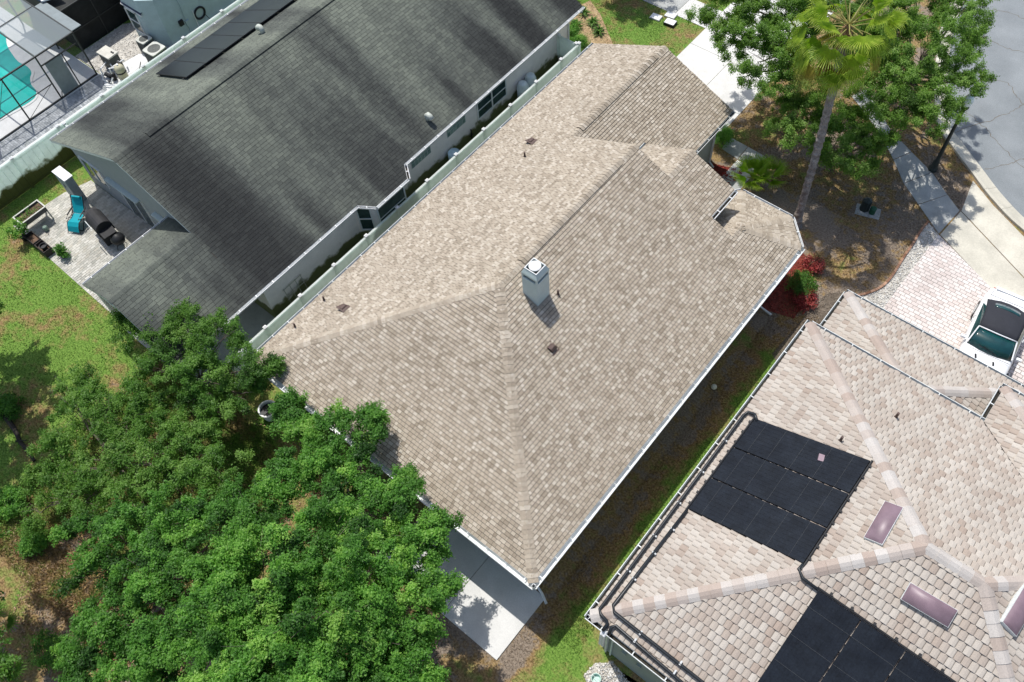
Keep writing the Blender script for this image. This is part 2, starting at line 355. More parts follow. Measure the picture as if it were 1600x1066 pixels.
def caps(roof, p0, p1, nA, nB, ex, hw, thick, m, name='ridge_cap', rounded=0., seed=0, lift=.012, ncol=7):
    """overlapping cap pieces from the low end p0 to the high end p1"""
    p0, p1 = Vector(p0), Vector(p1); X = (p1-p0).normalized(); L = (p1-p0).length
    nA, nB = Vector(nA).normalized(), Vector(nB).normalized(); up = (nA+nB).normalized()
    wA, wB = X.cross(nA), X.cross(nB)
    if wA.z > 0: wA = -wA
    if wB.z > 0: wB = -wB
    if wA.dot(wB) > .9: wB = -wB
    n = max(1, int(round(L/ex))); ex = L/n; ln = ex*1.12; cache = {}
    for i in range(n):
        c = int(hsh(i, seed, 2)*ncol); t2 = i % 2
        if (c, t2) not in cache:
            mb = MB(); P = []; tA = thick*(.85+.3*t2)
            sec = [(wA*hw, 0), (wA*hw*.5, rounded), (Vector((0, 0, 0)), rounded*1.25), (wB*hw*.5, rounded), (wB*hw, 0)] if rounded else [(wA*hw, 0), (Vector((0, 0, 0)), 0), (wB*hw, 0)]
            ns = len(sec)
            for x, t in ((0, tA), (ln, .002)):
                for wv, r in sec: P.append(X*x+wv+up*(r+t+lift))
            for wv, r in sec: P.append(wv+up*(-.01))
            P += [sec[0][0]+X*ln-up*.01, sec[-1][0]+X*ln-up*.01]
            fs = [(k, k+1, ns+k+1, ns+k) for k in range(ns-1)]+[(k, 2*ns+k, 2*ns+k+1, k+1) for k in range(ns-1)]
            fs += [(0, ns, 3*ns, 2*ns), (ns-1, 3*ns-1, 3*ns+1, 2*ns-1)]
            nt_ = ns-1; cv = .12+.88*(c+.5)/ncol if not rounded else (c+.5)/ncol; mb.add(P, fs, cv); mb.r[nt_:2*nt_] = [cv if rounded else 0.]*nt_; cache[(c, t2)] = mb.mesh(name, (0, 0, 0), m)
        link(name, cache[(c, t2)], roof, p0+X*(i*ex)-wloc(roof))
def pnorm(e, p): return Vector((-e[0]*p, -e[1]*p, 1)).normalized()
def gutter(house, p0, p1, out, m=None, lining=True, hang=.75, size=1.):
    """K-style gutter along an eave, hollow, with hangers across its mouth"""
    p0, p1, o = Vector(p0), Vector(p1), Vector((out[0], out[1], 0)).normalized(); X = (p1-p0).normalized(); L = (p1-p0).length; Z = Vector((0, 0, 1))
    s = size; pr = [(0, .0), (0, -.12), (.085, -.12), (.125, -.045), (.125, 0), (.108, 0), (.108, -.045), (.078, -.108), (.012, -.108), (.012, 0)]
    mb = MB(); n = len(pr)
    P = [p0+o*a*s+Z*b*s for a, b in pr]+[p1+o*a*s+Z*b*s for a, b in pr]
    mb.add(P, [(i, (i+1) % n, n+(i+1) % n, n+i) for i in range(n)])
    for q in (p0, p1): mb.add([q+o*a*s+Z*b*s for a, b in ((0, 0), (0, -.12), (.085, -.12), (.125, -.045), (.125, 0))], [(0, 1, 2, 3, 4)])
    k = max(1, int(L/hang))
    for i in range(k):
        c = p0+X*(L*(i+.5)/k); a = X*.015
        mb.add([c-a+Z*.004, c+a+Z*.004, c+a+o*.115*s+Z*.006, c-a+o*.115*s+Z*.006, c-a-Z*.012, c+a-Z*.012, c+a+o*.115*s-Z*.012, c-a+o*.115*s-Z*.012], [(0, 1, 2, 3), (4, 7, 6, 5), (0, 4, 5, 1), (1, 5, 6, 2), (2, 6, 7, 3), (3, 7, 4, 0)])
    g = obj('gutter', mb, m or gutterm, house)
    if lining: obj('gutter_lining', MB().add([p0+o*.014*s-Z*.09*s, p1+o*.014*s-Z*.09*s, p1+o*.088*s-Z*.09*s, p0+o*.088*s-Z*.09*s], [(0, 1, 2, 3)]), gutter_dark, g)  # flat dark strip along the gutter floor
    return g
def spout(house, pts, r=.038, m=None): return obj('downspout', MB().tube(pts, r, 4), m or gutterm, house)
def window(house, X, ya, yb, za, zb, cols=1, face=1, lites=1):
    """window in a wall x = X, facing +x (face 1)"""
    d = .05*face; mb = MB(); t = .055
    for a, b, c, e in ((ya-t, yb+t, zb, zb+t), (ya-t, yb+t, za-t, za), (ya-t, ya, za, zb), (yb, yb+t, za, zb)): mb.box((min(X, X+d), a, c), (max(X, X+d), b, e))
    for k in range(1, cols): y = ya+(yb-ya)*k/cols; mb.box((min(X, X+d), y-.035, za), (max(X, X+d), y+.035, zb))
    w_ = obj('window', mb, white, house)
    zm = (za+zb)/2; mb = MB(); mb.box((min(X+d*.2, X+d*.8), ya, zm-.02), (max(X+d*.2, X+d*.8), yb, zm+.02)); obj('meeting_rail', mb, white, w_)
    for k in range(cols):
        for a, b in ((za, zm), (zm, zb)):
            y0 = ya+(yb-ya)*k/cols; y1 = ya+(yb-ya)*(k+1)/cols
            obj('pane', MB().box((min(X+d*.1, X+d*.4), y0, a), (max(X+d*.1, X+d*.4), y1, b)), glass, w_)
    return w_

# ================================================================== SETTING: ground, paving, road
g = MB().add([(-300, -300, 0), (300, -300, 0), (300, 300, 0), (-300, 300, 0)], [(0, 1, 2, 3)]); struct('ground', g, ground_m)
def slabs(name, poly, m, z0=-.05, z1=.02): return struct(name, MB().prism([p[:2] for p in poly], z0, z1), m)
# rear patio slab of the tan house, cast in bays
sx0, sx1, sy0, sy1 = -15.2, -5.25, 3.22, 5.75
o_ = None
for a, b in ((-10.38, -7.62), (-7.60, -5.25)):
    s_ = struct('patio_slab', MB().box((a, sy0, -.05), (b, sy1, .05)), conc)
# tan house driveway, sidewalk and entry walk
for a, b in ((25.0, 28.6), (28.62, 31.4), (31.42, 34.6)):
    for c, d in ((-16.35, -14.12), (-14.10, -11.9)): struct('driveway', MB().box((c, a, -.05), (d, b, .02)), conc)
for a, b in ((-24.5, -22.4), (-22.38, -20.3), (-20.28, -18.2), (-18.18, -16.37)): struct('sidewalk', MB().box((a, 32.75, -.05), (b, 34.3, .024)), concd if a < -19 else conc)
struct('street_apron', MB().box((-16.35, 34.62, -.05), (-11.9, 38.5, .015)), conc)
wk = [G(*p) for p in ((1139, 214), (1168, 229.5), (1152, 249), (1128, 233))]; slabs('walkway', wk, concd)  # shade painted in: the cross-walk bays take a darker concrete
wk = [G(*p) for p in ((1169, 230), (1197, 246), (1183, 264), (1153, 249.5))]; slabs('walkway', wk, concd)
wk = [G(*p) for p in ((1152, 250.5), (1182, 265), (1168, 283), (1131, 273))]; slabs('walkway', wk, conc)  # sunlit bay, coloured with the paler concrete
wk = [G(*p) for p in ((1130, 274), (1167, 284), (1150, 305), (1105, 296))]; slabs('walkway', wk, concd)
# public sidewalk along the street
L_ = [(1330, 150), (1352, 178), (1375, 210), (1396, 250), (1412, 287), (1435, 320), (1467, 366)]
R_ = [(1352, 140), (1372, 170), (1392, 205), (1424, 238), (1456, 270), (1480, 305), (1499, 330)]
for k in range(len(L_)-1):
    f = lambda a, b, t: (a[0]+(b[0]-a[0])*t, a[1]+(b[1]-a[1])*t)
    slabs('sidewalk', [G(*f(L_[k], L_[k+1], .012)), G(*f(R_[k], R_[k+1], .012)), G(*f(R_[k], R_[k+1], .988)), G(*f(L_[k], L_[k+1], .988))], concd)
# street: asphalt, curb and gutter following the bulb of the cul-de-sac
def spline(P, n=8):
    P = [Vector((p[0], p[1], 0)) for p in P]; out = []
    for i in range(len(P)-1):
        a, b, c, d = P[max(i-1, 0)], P[i], P[i+1], P[min(i+2, len(P)-1)]
        for k in range(n):
            t = k/n; out.append(.5*((2*b)+(c-a)*t+(2*a-5*b+4*c-d)*t*t+(3*b-a-3*c+d)*t**3))
    return out+[P[-1]]
cb = spline([(-8.5, 60), (-8.2, 48), (-7.6, 41), (-6.3, 36.8), G(1462, 190)[:2], G(1488, 233)[:2], G(1514, 268)[:2], G(1550, 315)[:2], G(1600, 364)[:2], (4.2, 28.7), (8, 28.9), (13, 31.5), (16, 37)], 6)
def offs(path, d):
    out = []
    for i, p in enumerate(path):
        t = (path[min(i+1, len(path)-1)]-path[max(i-1, 0)]).normalized(); out.append(p+Vector((-t.y, t.x, 0))*d)
    return out
road = offs(cb, .55); struct('road', MB().add([(p.x, p.y, .004) for p in road]+[(40, 45, .004), (40, 80, .004), (-8, 80, .004)], [tuple(range(len(road)+3))]), asphalt)
mb = MB(); q0, q1, q2, q3 = cb, offs(cb, .12), offs(cb, .28), offs(cb, .6)
for i in range(len(cb)-1):
    if i % 4 == 3: continue
    mb.add([(p.x, p.y, z) for p, z in ((q0[i], .12), (q1[i], .13), (q2[i], .05), (q3[i], .012), (q0[i+1], .12), (q1[i+1], .13), (q2[i+1], .05), (q3[i+1], .012), (q0[i], -.05), (q0[i+1], -.05))], [(0, 1, 5, 4), (1, 2, 6, 5), (2, 3, 7, 6), (0, 4, 9, 8)])
for i in range(3, len(cb)-1, 4):
    a = .02
    for A, B in ((q0, q1), (q1, q2), (q2, q3)): pass
    l0, l1 = [q[i] for q in (q0, q1, q2, q3)], [q[i]+(q[i+1]-q[i])*.96 for q in (q0, q1, q2, q3)]
    mb.add([(p.x, p.y, z) for p, z in zip(l0+l1, (.12, .13, .05, .012)*2)]+[(l0[0].x, l0[0].y, -.05), (l1[0].x, l1[0].y, -.05)], [(0, 1, 5, 4), (1, 2, 6, 5), (2, 3, 7, 6), (0, 4, 9, 8)])
struct('curb', mb, concw)
crk = MAT('crack_sealant', [(.15, .13, .10)], .95, var=.2)
mb = MB()
for pts in ([(1490, 207), (1535, 192), (1578, 176), (1600, 163)], [(1548, 122), (1575, 130), (1590, 150), (1600, 165)], [(1535, 57), (1570, 75), (1600, 82)], [(1540, 266), (1580, 255), (1600, 247)], [(1505, 172), (1540, 200), (1560, 225), (1600, 262)], [(1550, 15), (1580, 20), (1600, 30)]):
    P = [Vector(G(*p, .007)) for p in pts]; W2 = []
    for i in range(len(P)-1):
        for k in range(8): W2.append(P[i].lerp(P[i+1], k/8)+Vector((random.uniform(-.06, .06), random.uniform(-.06, .06), 0)))
    W2.append(P[-1])
    for i in range(len(W2)-1):
        t = (W2[i+1]-W2[i]).normalized(); n_ = Vector((-t.y, t.x, 0))*random.uniform(.006, .018); m_ = Vector((-t.y, t.x, 0))*random.uniform(.006, .018)
        mb.add([W2[i]-n_, W2[i+1]-m_, W2[i+1]+m_, W2[i]+n_], [(0, 1, 2, 3)])
struct('road_crack', mb, crk)
# concrete apron of the neighbour's drive
ap = [(1469, 367), (1500, 331), (1513, 290), (1518, 278)]
slabs('driveway_apron', [G(1469, 367), G(1501, 331), G(1601, 437), G(1700, 545), G(1700, 640), G(1549, 452)], concw, -.05, .020)
slabs('driveway_apron', [G(1502, 330), G(1520, 283), G(1552, 322), G(1602, 373), (3.6, 28.9, 0), (5.0, 28.8, 0), G(1702, 543), G(1602, 436)], concw, -.05, .022)

# ================================================================== TAN-SHINGLED HOUSE (the subject)
pA, zA = .44, 2.71; X0, X1, Y0 = -18.34, -5.22, 5.23; XM = (X0+X1)/2; HW = (X1-X0)/2; ZR = zA+pA*HW
YA = Y0+HW; Y1 = 19.55; YP = 21.14; YG = 25.92; XW = -14.65; ZW = zA+pA*(XW-X0); XWE = -10.97
XP, ZP = -10.27, zA+pA*(X1+10.27); XPE = -8.2; XPN = -12.33; XB, ZB, YB = -7.33, zA+pA*(X1+7.33), 20.1
hA = thing('tan_shingle_house', 'single-storey house under a large tan shingle hip roof with a pale metal chimney', 'house', (XM, 15.5, 0))
zNW = lambda x: zA+pA*(x-X0); zSE = lambda x: zA+pA*(X1-x); zRr = lambda y: zA+pA*(y-Y0)
i_ = .10; a0, a1, b0 = X0+i_, X1-i_, Y0+i_
zw = lambda x: ZW-pA*(x-XW); zpn = lambda x: ZP-pA*(XP-x)
E1, E2, E3, E4, E5 = (a1, 21.32, zSE(a1)), (-6.31, 22.36, zA+.04), (-8.5, 22.38, zA+.04), (-9.35, 21.4, zA+.04), (-9.35, Y1, zA+.04)
AP = (XB, YB, ZB)
F = {'rear': ([(a0, b0, zRr(b0)), (a1, b0, zRr(b0)), (XM, YA, ZR)], (0, 1), None),
 'se': ([(a1, b0, zSE(a1)), (a1, Y1, zSE(a1)), (XM, Y1, ZR), (XM, YA, ZR)], (-1, 0), None),
 'porch_se': ([(XPE-.1, Y1, zSE(XPE-.1)), (XPE-.1, YP, zSE(XPE-.1)), (XP, YP, ZP), (XP, Y1, ZP)], (-1, 0), (a1, 0, zSE(a1))),
 'bay_se': ([(a1, Y1, zSE(a1)), E1, AP, (XB, Y1, ZB)], (-1, 0), (a1, 0, zSE(a1))),
 'nw': ([(a0, b0, zNW(a0)), (XM, YA, ZR), (XM, Y1, ZR), (a0, Y1, zNW(a0))], (1, 0), None),
 'wing_nw': ([(a0, Y1, zNW(a0)), (XW, Y1, ZW), (XW, YG, ZW), (a0, YG, zNW(a0))], (1, 0), None),
 'wing_se': ([(XWE-.1, Y1, zw(XWE-.1)), (XWE-.1, YG, zw(XWE-.1)), (XW, YG, ZW), (XW, Y1, ZW)], (-1, 0), None),
 'porch_nw': ([(XPN+.1, Y1, zpn(XPN+.1)), (XP, Y1, ZP), (XP, YP, ZP), (XPN+.1, YP, zpn(XPN+.1))], (1, 0), None),
 'bay1': ([E1, E2, AP], (-(E2[1]-E1[1]), E2[0]-E1[0]), None), 'bay2': ([E2, E3, AP], (0, -1), None),
 'bay3': ([E3, E4, AP], (1, -.9), None), 'bay4': ([E5, (XB, Y1, ZB), AP, E4], (1, 0), E5)}
deck = MB()
for k, (p, e, o) in F.items(): deck.slab([(x, y, z-.006) for x, y, z in p], .10)
rA = obj('roof', deck, white, hA)
roofing(rA, list(F.values()), 'shingle', shA, .127, .158, .024, 300, seed=1, stuffname='shingles', holes=[(800, 400, 900, 520), (430, 620, 700, 880)])
nSE, nNW, nR = pnorm((-1, 0), pA), pnorm((1, 0), pA), pnorm((0, 1), pA)
CP = dict(ex=.145, hw=.175, thick=.020, m=shA)
caps(rA, (a0, b0, zRr(b0)), (XM, YA, ZR), nNW, nR, seed=11, **CP); caps(rA, (a1, b0, zRr(b0)), (XM, YA, ZR), nSE, nR, seed=12, **CP)
caps(rA, (XM, YA, ZR), (XM, YA+1.15, ZR), nSE, nNW, seed=13, **CP)
caps(rA, (XM, YA+1.15, ZR), (XM, Y1-1.0, ZR), nSE, nNW, seed=14, lift=.05, **CP); caps(rA, (XM, Y1-1.0, ZR), (XM, Y1+.03, ZR), nSE, nNW, seed=15, **CP)
caps(rA, (XW, Y1-.15, ZW), (XW, Y1+.5, ZW), nSE, nNW, seed=16, **CP); caps(rA, (XW, Y1+.5, ZW), (XW, YG-.7, ZW), nSE, nNW, seed=17, lift=.05, **CP); caps(rA, (XW, YG-.7, ZW), (XW, YG+.02, ZW), nSE, nNW, seed=18, **CP)
caps(rA, (XP, Y1, ZP), (XP, YP+.02, ZP), nSE, nNW, seed=19, **CP); caps(rA, (XB, Y1, ZB), AP, nSE, nNW, seed=20, **CP)
nb = [pnorm(Vector((-(E2[1]-E1[1]), E2[0]-E1[0])).normalized(), .42), pnorm((0, -1), .42), pnorm(Vector((1, -.9)).normalized(), .42)]
for k, (E, na, nb2) in enumerate(((E1, nSE, nb[0]), (E2, nb[0], nb[1]), (E3, nb[1], nb[2]), (E4, nb[2], nNW))): caps(rA, E, AP, na, nb2, seed=21+k, **CP)
for xx, ya_, yb_ in ((XM, YA+1.15, Y1-1.0), (XW, Y1+.5, YG-.7)):    # ridge vents under the raised caps
    zz = zNW(xx); obj('ridge_vent', MB().add([(xx-.15, ya_, zz-.066), (xx+.15, ya_, zz-.066), (xx+.15, yb_, zz-.066), (xx-.15, yb_, zz-.066), (xx-.14, ya_, zz-.02), (xx, ya_, zz+.045), (xx+.14, ya_, zz-.02), (xx-.14, yb_, zz-.02), (xx, yb_, zz+.045), (xx+.14, yb_, zz-.02)], [(0, 1, 6, 5, 4), (3, 7, 8, 9, 2), (0, 4, 7, 3), (1, 2, 9, 6), (4, 5, 8, 7), (5, 6, 9, 8)]), black, rA)
# walls
wl = MB(); wl.prism([(X0+.55, Y0+.55), (X1-.55, Y0+.55), (X1-.55, 21.05), (-6.5, 21.85), (-8.3, 21.85), (-8.9, 21.1), (-8.9, Y1), (XWE-.45, Y1), (XWE-.45, YG-.4), (X0+.55, YG-.4)], 0, zA+.02); obj('wall', wl, stuccoA, hA)
def gable(y, xa, xb, xm, zf, zm, t=-.12): return MB().add([(xa, y, 2.6), (xb, y, 2.6), (xb, y, zf), (xm, y, zm), (xa, y, zf)] + [(xa, y+t, 2.6), (xb, y+t, 2.6), (xb, y+t, zf), (xm, y+t, zm), (xa, y+t, zf)], [(0, 1, 2, 3, 4), (9, 8, 7, 6, 5), (0, 5, 6, 1), (1, 6, 7, 2), (2, 7, 8, 3), (3, 8, 9, 4), (4, 9, 5, 0)])
obj('gable_wall', gable(YG-.38, X0+.5, XWE-.45, XW, zNW(X0+.5)-.12, ZW-.12), stuccoA, hA)
obj('gable_wall', gable(Y1-.2, -14.9, -8.66, XM, zNW(-14.9)-.16, ZR-.16), stuccoA, hA)
obj('gable_wall', gable(YP-.35, XPN+.4, XPE-.4, XP, zpn(XPN+.4)-.12, ZP-.12), stuccoA, hA)
for x, y in ((XPN+.45, YP-.4), (XPE-.45, YP-.4)): obj('porch_column', MB().box((x-.15, y-.15, 0), (x+.15, y+.15, 4.0)), stuccoA, hA)
obj('garage_door', MB().box((-17.1, YG-.42, 0), (-12.2, YG-.36, 2.15)), white, hA, bevel=.01)
# gutters and downspouts
zg = zA+.045
gutter(hA, (a1, b0-.1, zg), (a1, 21.32, zg), (1, 0), gutterw, lining=False, size=1.5); gutter(hA, (a0-.1, b0, zg), (a1+.1, b0, zg), (0, -1), gutterw, lining=False, size=1.5)
gutter(hA, (a0, b0, zg), (a0, YG, zg), (-1, 0)); gutter(hA, (XWE-.1, Y1+1.6, zg), (XWE-.1, YG, zg), (1, 0))
gutter(hA, (XPE-.1, Y1-.02, zSE(XPE-.1)), (XPE-.1, YP, zSE(XPE-.1)), (1, 0), white, hang=.6, size=1.25); gutter(hA, (XPN+.1, Y1, zpn(XPN+.1)), (XPN+.1, YP, zpn(XPN+.1)), (-1, 0), hang=.6)
for p, q in ((E1, E2), (E2, E3), (E3, E4)): d = Vector(q)-Vector(p); gutter(hA, (p[0], p[1], zg), (q[0], q[1], zg), (d.y, -d.x), white)
spout(hA, [(X1-.03, Y0+.12, zA-.1), (X1-.1, Y0+.35, zA-.25), (X1-.42, Y0+.62, zA-.55), (X1-.46, Y0+.62, .18), (X1-.2, Y0+.55, .08), (X1+.12, Y0+.38, .05)], .045, white)
spout(hA, [(X1-.1, 19.9, zA-.1), (X1-.42, 19.9, zA-.45), (X1-.47, 19.9, .2), (X1+.1, 19.9, .06)], .045, white)
spout(hA, [(XWE-.05, YG-.6, zA-.1), (XWE-.36, YG-.7, zA-.4), (XWE-.38, YG-.7, .15), (XWE-.1, YG-.8, .06)], .045, white)
# chimney: sheet-metal chase, louvred throat, tapered crown, round flue cap
cx, cy, hs = -10.77, 12.46, .315
chase = MAT('painted_sheet_metal', [(.52, .60, .58)], .5, var=.05, fine=(14, .04))
ch = obj('chimney', MB().box((cx-hs, cy-hs, 4.6), (cx+hs, cy+hs, 6.22)), chase, hA, bevel=.012)
obj('flashing', MB().slab([(cx-hs-.05, cy-hs-.05, zSE(cx-hs-.05)+.03), (cx+hs+.05, cy-hs-.05, zSE(cx+hs+.05)+.03), (cx+hs+.05, cy+hs+.05, zSE(cx+hs+.05)+.03), (cx-hs-.05, cy+hs+.05, zSE(cx-hs-.05)+.03)], .02), MAT('tan_flashing', [(.30, .265, .215)], .6), ch)
obj('throat', MB().box((cx-hs+.06, cy-hs+.06, 6.2), (cx+hs-.06, cy+hs-.06, 6.42)), black, ch)
for sx in (-1, 1):
    for sy in (-1, 1): obj('corner_post', MB().box((cx+sx*(hs-.03)-.03, cy+sy*(hs-.03)-.03, 6.21), (cx+sx*(hs-.03)+.03, cy+sy*(hs-.03)+.03, 6.40)), chase, ch)
cr = MB(); z0_, z1_, z2_ = 6.38, 6.46, 6.66; h2 = .235
ringq = lambda h, z: [(cx-h, cy-h, z), (cx+h, cy-h, z), (cx+h, cy+h, z), (cx-h, cy+h, z)]
P = ringq(hs+.005, z0_)+ringq(hs+.005, z1_)+ringq(h2, z2_)+ringq(h2-.02, z2_)+ringq(h2-.02, z1_)
cr.add(P, [(i*4+k, i*4+(k+1) % 4, (i+1)*4+(k+1) % 4, (i+1)*4+k) for i in range(4) for k in range(4)]+[(0, 3, 2, 1), (16, 17, 18, 19)]); obj('crown', cr, chase, ch)
obj('crown_rim', MB().box((cx-h2-.012, cy-h2-.012, z2_), (cx+h2+.012, cy-h2+.012, z2_+.015)).box((cx-h2-.012, cy+h2-.012, z2_), (cx+h2+.012, cy+h2+.012, z2_+.015)).box((cx-h2-.012, cy-h2+.012, z2_), (cx-h2+.012, cy+h2-.012, z2_+.015)).box((cx+h2-.012, cy-h2+.012, z2_), (cx+h2+.012, cy+h2-.012, z2_+.015)), white, ch)
obj('crown_well', MB().box((cx-h2+.022, cy-h2+.022, z1_+.01), (cx+h2-.022, cy+h2-.022, z1_+.05)), black, ch)
obj('flue_cap', MB().lathe((cx, cy, z1_+.05), [(.12, 0), (.12, .16), (.205, .17), (.205, .185), (.16, .21), (.155, .2), (.05, .215)], 24), white, ch)
# roof vents and pipe boots
brownv = MAT('brown_vent', [(.10, .065, .055)], .6, var=.2)
for x, y, big in ((-16.18, 18.87, 1), (-15.77, 17.97, 0), (-16.64, 8.67, 1), (-17.80, 8.66, 0), (-17.80, 7.19, 0), (-10.27, 12.99, 0), (-9.29, 11.38, 1)):
    z = min(zNW(x), zSE(x)); s = 1 if x > XM else -1
    if big:
        v_ = obj('roof_vent', MB().slab([(x-.2, y-.17, z+.03-s*-.2*pA*-1), (x+.2, y-.17, z+.03-s*.2*pA), (x+.2, y+.17, z+.03-s*.2*pA), (x-.2, y+.17, z+.03+s*.2*pA)], .012), brownv, rA)
        hd = MB(); prof_ = [(-.13, .0), (-.13, .10), (-.06, .17), (.06, .16), (.13, .06), (.13, .0)]
        hd.add([(x+s*a, y-.11, z+b-.02) for a, b in prof_]+[(x+s*a, y+.11, z+b-.02) for a, b in prof_], [(i, (i+1) % 6, 6+(i+1) % 6, 6+i) for i in range(6)]+[(5, 4, 3, 2, 1, 0), (6, 7, 8, 9, 10, 11)]); obj('hood', hd, brownv, v_)
    else:
        v_ = obj('pipe_vent', MB().lathe((x, y, z-.06), [(.085, 0), (.05, .10), (.037, .10), (.037, .30), (.028, .30)], 12), brownv, rA)

# ================================================================== TILED HOUSE next door
pC, zC = .443, 3.9; CX0, CX1, CY0, CY1 = -3.32, 10.6, 5.26, 17.78; RYc = 11.52; ZRc = zC+pC*(RYc-CY0); RA, RB = 2.80, 4.34
hC = thing('tile_roof_house', 'house under a mottled pinkish concrete tile roof carrying black pool-heating mats', 'house', (3.6, 12, 0))
zc1 = lambda x: zC+pC*(x-CX0); zc2 = lambda y: zC+pC*(y-CY0); zc3 = lambda y: zC+pC*(CY1-y); zc4 = lambda x: zC+pC*(CX1-x)
PXa, PXb, PYf = 2.68, 9.0, 19.31; PM = (PXa+PXb)/2; zPm = zC+pC*(PM-PXa)
c0, c1, d0, d1 = CX0+.1, CX1-.1, CY0+.1, CY1-.1
GXa, GXb, GY, zGe = -3.07, 3.9, 20.74, 2.5; zgf = lambda y: zGe+pC*(GY-y); zgl = lambda x: zGe+pC*(x-GXa); zgr = lambda x: zGe+pC*(GXb-x)
FC = [([(c0, d0, zc1(c0)), (RA, RYc, ZRc), (c0, d1, zc1(c0))], (1, 0), None),
 ([(c0, d0, zc2(d0)), (c1, d0, zc2(d0)), (RB, RYc, ZRc), (RA, RYc, ZRc)], (0, 1), None),
 ([(c1, d0, zc4(c1)), (c1, d1, zc4(c1)), (RB, RYc, ZRc)], (-1, 0), None),
 ([(c0, d1, zc3(d1)), (PXa, d1, zc3(d1)), (PM, CY1-(PM-PXa), zPm), (RA, RYc, ZRc)], (0, -1), None),
 ([(RA, RYc, ZRc), (PM, CY1-(PM-PXa), zPm), (RB, RYc, ZRc)], (0, -1), (c0, d1, zc3(d1))),
 ([(PM, CY1-(PM-PXa), zPm), (PXb, d1, zc3(d1)), (c1, d1, zc3(d1)), (RB, RYc, ZRc)], (0, -1), (c0, d1, zc3(d1))),
 ([(PXa+.1, d1, zC+.044), (PXa+.1, PYf-.1, zC+.044), (PM, PYf-(PM-PXa), zPm), (PM, CY1-(PM-PXa), zPm)], (1, 0), None),
 ([(PXb-.1, d1, zC+.044), (PXb-.1, PYf-.1, zC+.044), (PM, PYf-(PM-PXa), zPm), (PM, CY1-(PM-PXa), zPm)], (-1, 0), None),
 ([(PXa+.1, PYf-.1, zC+.044), (PXb-.1, PYf-.1, zC+.044), (PM, PYf-(PM-PXa), zPm)], (0, -1), None),
 ([(GXa+.1, 17.75, zgl(GXa+.1)), (GXa+.1, GY-.1, zgl(GXa+.1)), (GXa+GY-17.75, 17.75, zgf(17.75))], (1, 0), None),
 ([(GXb-.1, 17.75, zgr(GXb-.1)), (GXb-.1, GY-.1, zgr(GXb-.1)), (GXb-GY+17.75, 17.75, zgf(17.75))], (-1, 0), None),
 ([(GXa+.1, GY-.1, zgf(GY-.1)), (GXb-.1, GY-.1, zgf(GY-.1)), (GXb-GY+17.75, 17.75, zgf(17.75)), (GXa+GY-17.75, 17.75, zgf(17.75))], (0, -1), None)]
deck = MB()
for p, e, o in FC: deck.slab([(x, y, z-.012) for x, y, z in p], .12)
rC = obj('roof', deck, white, hC)
prof = [(0, .0), (.10, .018), (.5, .028), (.86, .018), (1, 0)]
def blotch(i, j, rn): return rn
roofing(rC, FC, 'roof_tile', tileC, .25, .19, .034, 300, prof=prof, seed=40, stuffname='roof_tiles', holes=[(1075, 650, 1365, 890), (1180, 920, 1500, 1066)])
nl, nr_, nf, nk = pnorm((1, 0), pC), pnorm((-1, 0), pC), pnorm((0, -1), pC), pnorm((0, 1), pC)
CC = dict(ex=.31, hw=.20, thick=.022, m=capC, rounded=.035, lift=.045, ncol=10)
caps(rC, (c0, d0, zc1(c0)), (RA, RYc, ZRc), nl, nk, seed=61, **CC); caps(rC, (c0, d1, zc1(c0)), (RA, RYc, ZRc), nl, nf, seed=62, **CC)
caps(rC, (RA, RYc, ZRc), (RB, RYc, ZRc), nf, nk, seed=63, **CC); caps(rC, (c1, d0, zc4(c1)), (RB, RYc, ZRc), nr_, nk, seed=64, **CC); caps(rC, (c1, d1, zc4(c1)), (RB, RYc, ZRc), nr_, nf, seed=65, **CC)
caps(rC, (PXa+.1, PYf-.1, zC+.044), (PM, PYf-(PM-PXa), zPm), nl, nf, seed=66, **CC); caps(rC, (PXb-.1, PYf-.1, zC+.044), (PM, PYf-(PM-PXa), zPm), nr_, nf, seed=67, **CC); caps(rC, (PM, CY1-(PM-PXa), zPm), (PM, PYf-(PM-PXa), zPm), nl, nr_, seed=68, **CC)
caps(rC, (GXa+.1, GY-.1, zgf(GY-.1)), (GXa+GY-17.75, 17.75, zgf(17.75)), nl, nf, seed=69, **CC); caps(rC, (GXb-.1, GY-.1, zgf(GY-.1)), (GXb-GY+17.75, 17.75, zgf(17.75)), nr_, nf, seed=70, **CC)
wl = MB(); wl.prism([(CX0+.45, CY0+.4), (.35, CY0+.4), (.35, CY0+2.6), (CX1-.45, CY0+2.6), (CX1-.45, CY1-.4), (CX0+.45, CY1-.4)], 0, zC+.02); obj('wall', wl, stuccoC, hC)
obj('wall', MB().box((GXa+.4, CY1-.42, 0), (GXb-.4, GY-.4, zGe+.05)), stuccoC, hC); obj('wall', MB().box((PXa+.42, CY1-.42, 0), (PXb-.4, PYf-.4, zC+.04)), stuccoC, hC)
obj('garage_door', MB().box((-2.2, GY-.41, 0), (3.0, GY-.34, 2.1)), white, hC, bevel=.01)
for x in (.35, 3.2, 6.0): obj('lanai_post', MB().box((x-.1, CY0+.38, 0), (x+.1, CY0+.58, zC)), bronze, hC)
zz = zC+.05
